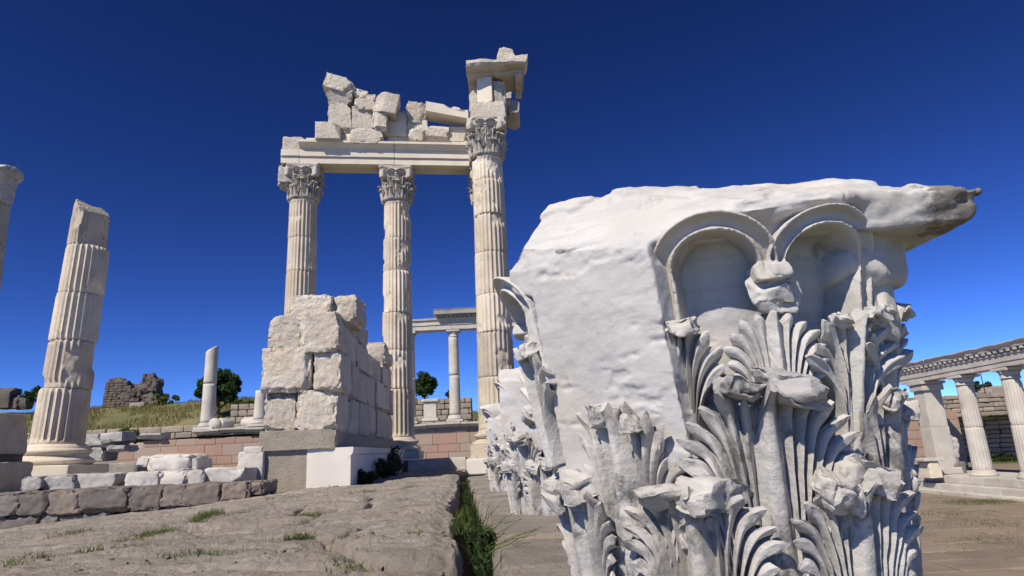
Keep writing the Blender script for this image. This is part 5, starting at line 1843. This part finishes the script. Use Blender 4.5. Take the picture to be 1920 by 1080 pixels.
# grass in the cracks of the rock
g = Geo()
s = Geo()
tufts = [((445, 1022), (575, 1006), 900, .05), ((225, 1004), (320, 985), 400, .045), ((360, 972), (412, 955), 500, .08), ((560, 968), (600, 958), 260, .05), ((235, 1030), (290, 1022), 240, .05),
         ((640, 1022), (690, 1010), 90, .04), ((680, 925), (700, 921), 120, .05), ((755, 918), (772, 914), 120, .05), ((420, 962), (470, 952), 80, .05), ((610, 912), (655, 905), 150, .06), ((500, 935), (560, 928), 160, .05), ((20, 1060), (90, 1035), 120, .06), ((150, 1045), (230, 1035), 90, .05), ((300, 1050), (420, 1045), 120, .04), ((620, 1060), (720, 1066), 160, .04),
         ((860, 1000), (868, 960), 160, .06), ((760, 1020), (840, 1008), 80, .035), ((90, 1000), (170, 992), 120, .05), ((900, 965), (985, 950), 0, .04)]
for k, (a, b, n, h) in enumerate(tufts):
    p0, p1 = at_z(*a, PLAT), at_z(*b, PLAT)
    P = along([(p0.x, p0.y), (p1.x, p1.y)], n, .035, 100 + k)
    g.join(blades(on_plat(P), np.full(n, h), .0022, 200 + k, .5, .9))
    if k in (0, 1, 4, 7):
        P = along([(p0.x, p0.y), (p1.x, p1.y)], 60, .05, 150 + k)
        s.join(blades(on_plat(P), np.full(60, h * 1.7), .0014, 250 + k, .6, .6))
for k in range(40):                                   # single dry stalks
    q = at_z(rs.uniform(0, 840), rs.uniform(930, 1078), PLAT)
    P = np.array([[q.x, q.y]]) + rs.normal(size=(5, 2)) * .03
    s.join(blades(on_plat(P), np.full(5, .07), .0013, 300 + k, .5, .9))
og = put('crack_grass', g.mesh('crack_grass', False), M['grass'])
tag(og, 'short green grass growing in the cracks of the rock platform', 'grass', kind='stuff')
os_ = put('dry_grass', s.mesh('dry_grass', False), M['straw'])
tag(os_, 'dry straw stalks on the rock platform', 'grass', kind='stuff')

# plants in the trench
g = Geo()
ys = np.concatenate([rs.uniform(3.2, 5.5, 300), rs.uniform(5.5, 9.5, 280), rs.uniform(2.3, 3.2, 60), rs.uniform(9.5, 16, 200)])
xs = xl(ys) + (xr(ys) - xl(ys)) * rs.uniform(.6, 1.05, len(ys))
P = np.column_stack([xs, ys, np.full(len(ys), -.22)])
g.join(blades(P, .16 + .20 * rs.rand(len(ys)), .004, 401, .5, .55))
ctr = []
for yc, xf, zz, rad, n in ((4.05, .88, -.02, .12, 420), (4.7, .75, -.06, .12, 300), (3.55, .85, -.08, .10, 220), (5.8, .7, -.08, .12, 240), (2.75, .92, -.05, .07, 200), (7.2, .7, -.08, .12, 200), (9.0, .7, -.06, .13, 200), (11.5, .7, -.02, .14, 160)):
    c = np.array([xl(yc) + (xr(yc) - xl(yc)) * xf, yc, zz])
    cloud = leaf_cloud(n, int(yc * 100), .017, crown_shape(rad, rad * 1.6, rad * .9, 10, int(yc * 10), .5))
    g.join(cloud.map(lambda q: q + c))
tg_ = put('trench_weeds', g.mesh('trench_weeds', False), M['leafw'])
tag(tg_, 'tangled green weeds growing out of the long trench beside the capitals', 'weeds', kind='stuff')
# sprawling twigs reaching onto the pavement
tw = Geo()
for k in range(16):
    yc = rs.uniform(3.6, 5.2)
    x0 = xr(yc) - .05
    tw.add(*limb((x0, yc, -.03), (x0 + rs.uniform(.1, .34), yc + rs.uniform(-.15, .15), rs.uniform(.03, .12)), .003, .0012, 500 + k, 6))
ot = put('weed_twigs', tw, M['grass'])
tag(ot, 'thin weed twigs reaching from the trench onto the pavement', 'weeds', kind='stuff')

# leafy plants at the foot of the socle
def weed(label, px, py, y, rx, ry, rz_, seed, n, leaf=.035):
    p = at_y(px, py, y)
    t = thing('leafy_weed', label, 'plant', (p.x, y, float(rock_z(p.x, y)[0]) - .02), 0, 'weeds along the socle')
    put('foliage', leaf_cloud(n, seed, leaf, crown_shape(rx, ry, rz_, 22, seed, .42)).mesh('foliage', False), M['leafw'], t, M=Matrix.Translation((0, 0, rz_ * .9)))
    g = Geo()
    r_ = np.random.RandomState(seed)
    for k in range(9):
        a = r_.rand() * 6.28
        g.add(*limb((0, 0, -.05), (math.cos(a) * rx * .8, math.sin(a) * ry * .8, rz_ * r_.uniform(.8, 1.7)), .008, .004, seed + k, 5))
    put('stem', g, M['bark'], t)
weed('low broad-leaved weed at the near corner of the white socle', 688, 890, 13.0, .26, .5, .17, 31, 1300)
weed('dark taller weed by the shaded socle, behind the broad-leaved weed', 722, 880, 14.8, .24, .7, .24, 32, 1300)
weed('tallest dark weed at the far end of the shaded socle', 742, 872, 17.0, .22, .7, .42, 33, 1300)
weed('tiny sprig at the foot of the white socle front', 630, 908, 11.9, .06, .05, .04, 34, 120, .02)

# grass on the court and in the far pavement
g = Geo()
for k, (a, b, n, jit) in enumerate((((1795, 943), (1895, 940), 1500, .5), ((1745, 985), (1920, 978), 600, .7), ((1740, 965), (1800, 962), 250, .5), ((1840, 1020), (1920, 1010), 260, .6), ((1860, 870), (1915, 866), 900, .4))):
    zc_ = -2.0 if k < 4 else -1.3
    p0, p1 = at_z(*a, zc_), at_z(*b, zc_)
    P = along([(p0.x, p0.y), (p1.x, p1.y)], n, jit, 600 + k)
    g.join(blades(np.column_stack([P, np.full(n, zc_)]), np.full(n, .07), .006, 610 + k, .5, .9))
oc = put('court_grass', g.mesh('court_grass', False), M['grass'])
tag(oc, 'patches of short grass between the slabs of the lower court', 'grass', kind='stuff')
# pebbles and flakes of stone scattered over the platform
pv = [stone((.035, .03, .016), 4, 1900 + k, .004, .004, 30, 4, .4) for k in range(5)]
pg = Geo()
for k in range(150):
    q = at_z(rs.uniform(-40, 850), 905 + 175 * rs.rand() ** .7, PLAT)
    if q.y > 11 or q.x < -8: continue
    sc = rs.uniform(.3, 1.0) * (.6 + q.y * .06)
    M3 = np.array(Matrix.Rotation(rs.rand() * 6.3, 3, 'Z')) * sc
    pg.join(pv[k % 5].map(lambda p: p @ M3.T + np.array([q.x, q.y, float(rock_z(q.x, q.y)[0]) + .003])))
po = put('stone_chips', pg.mesh('stone_chips', 'angle'), M['paving'])
tag(po, 'small chips of stone scattered over the rock platform', 'gravel', kind='stuff')
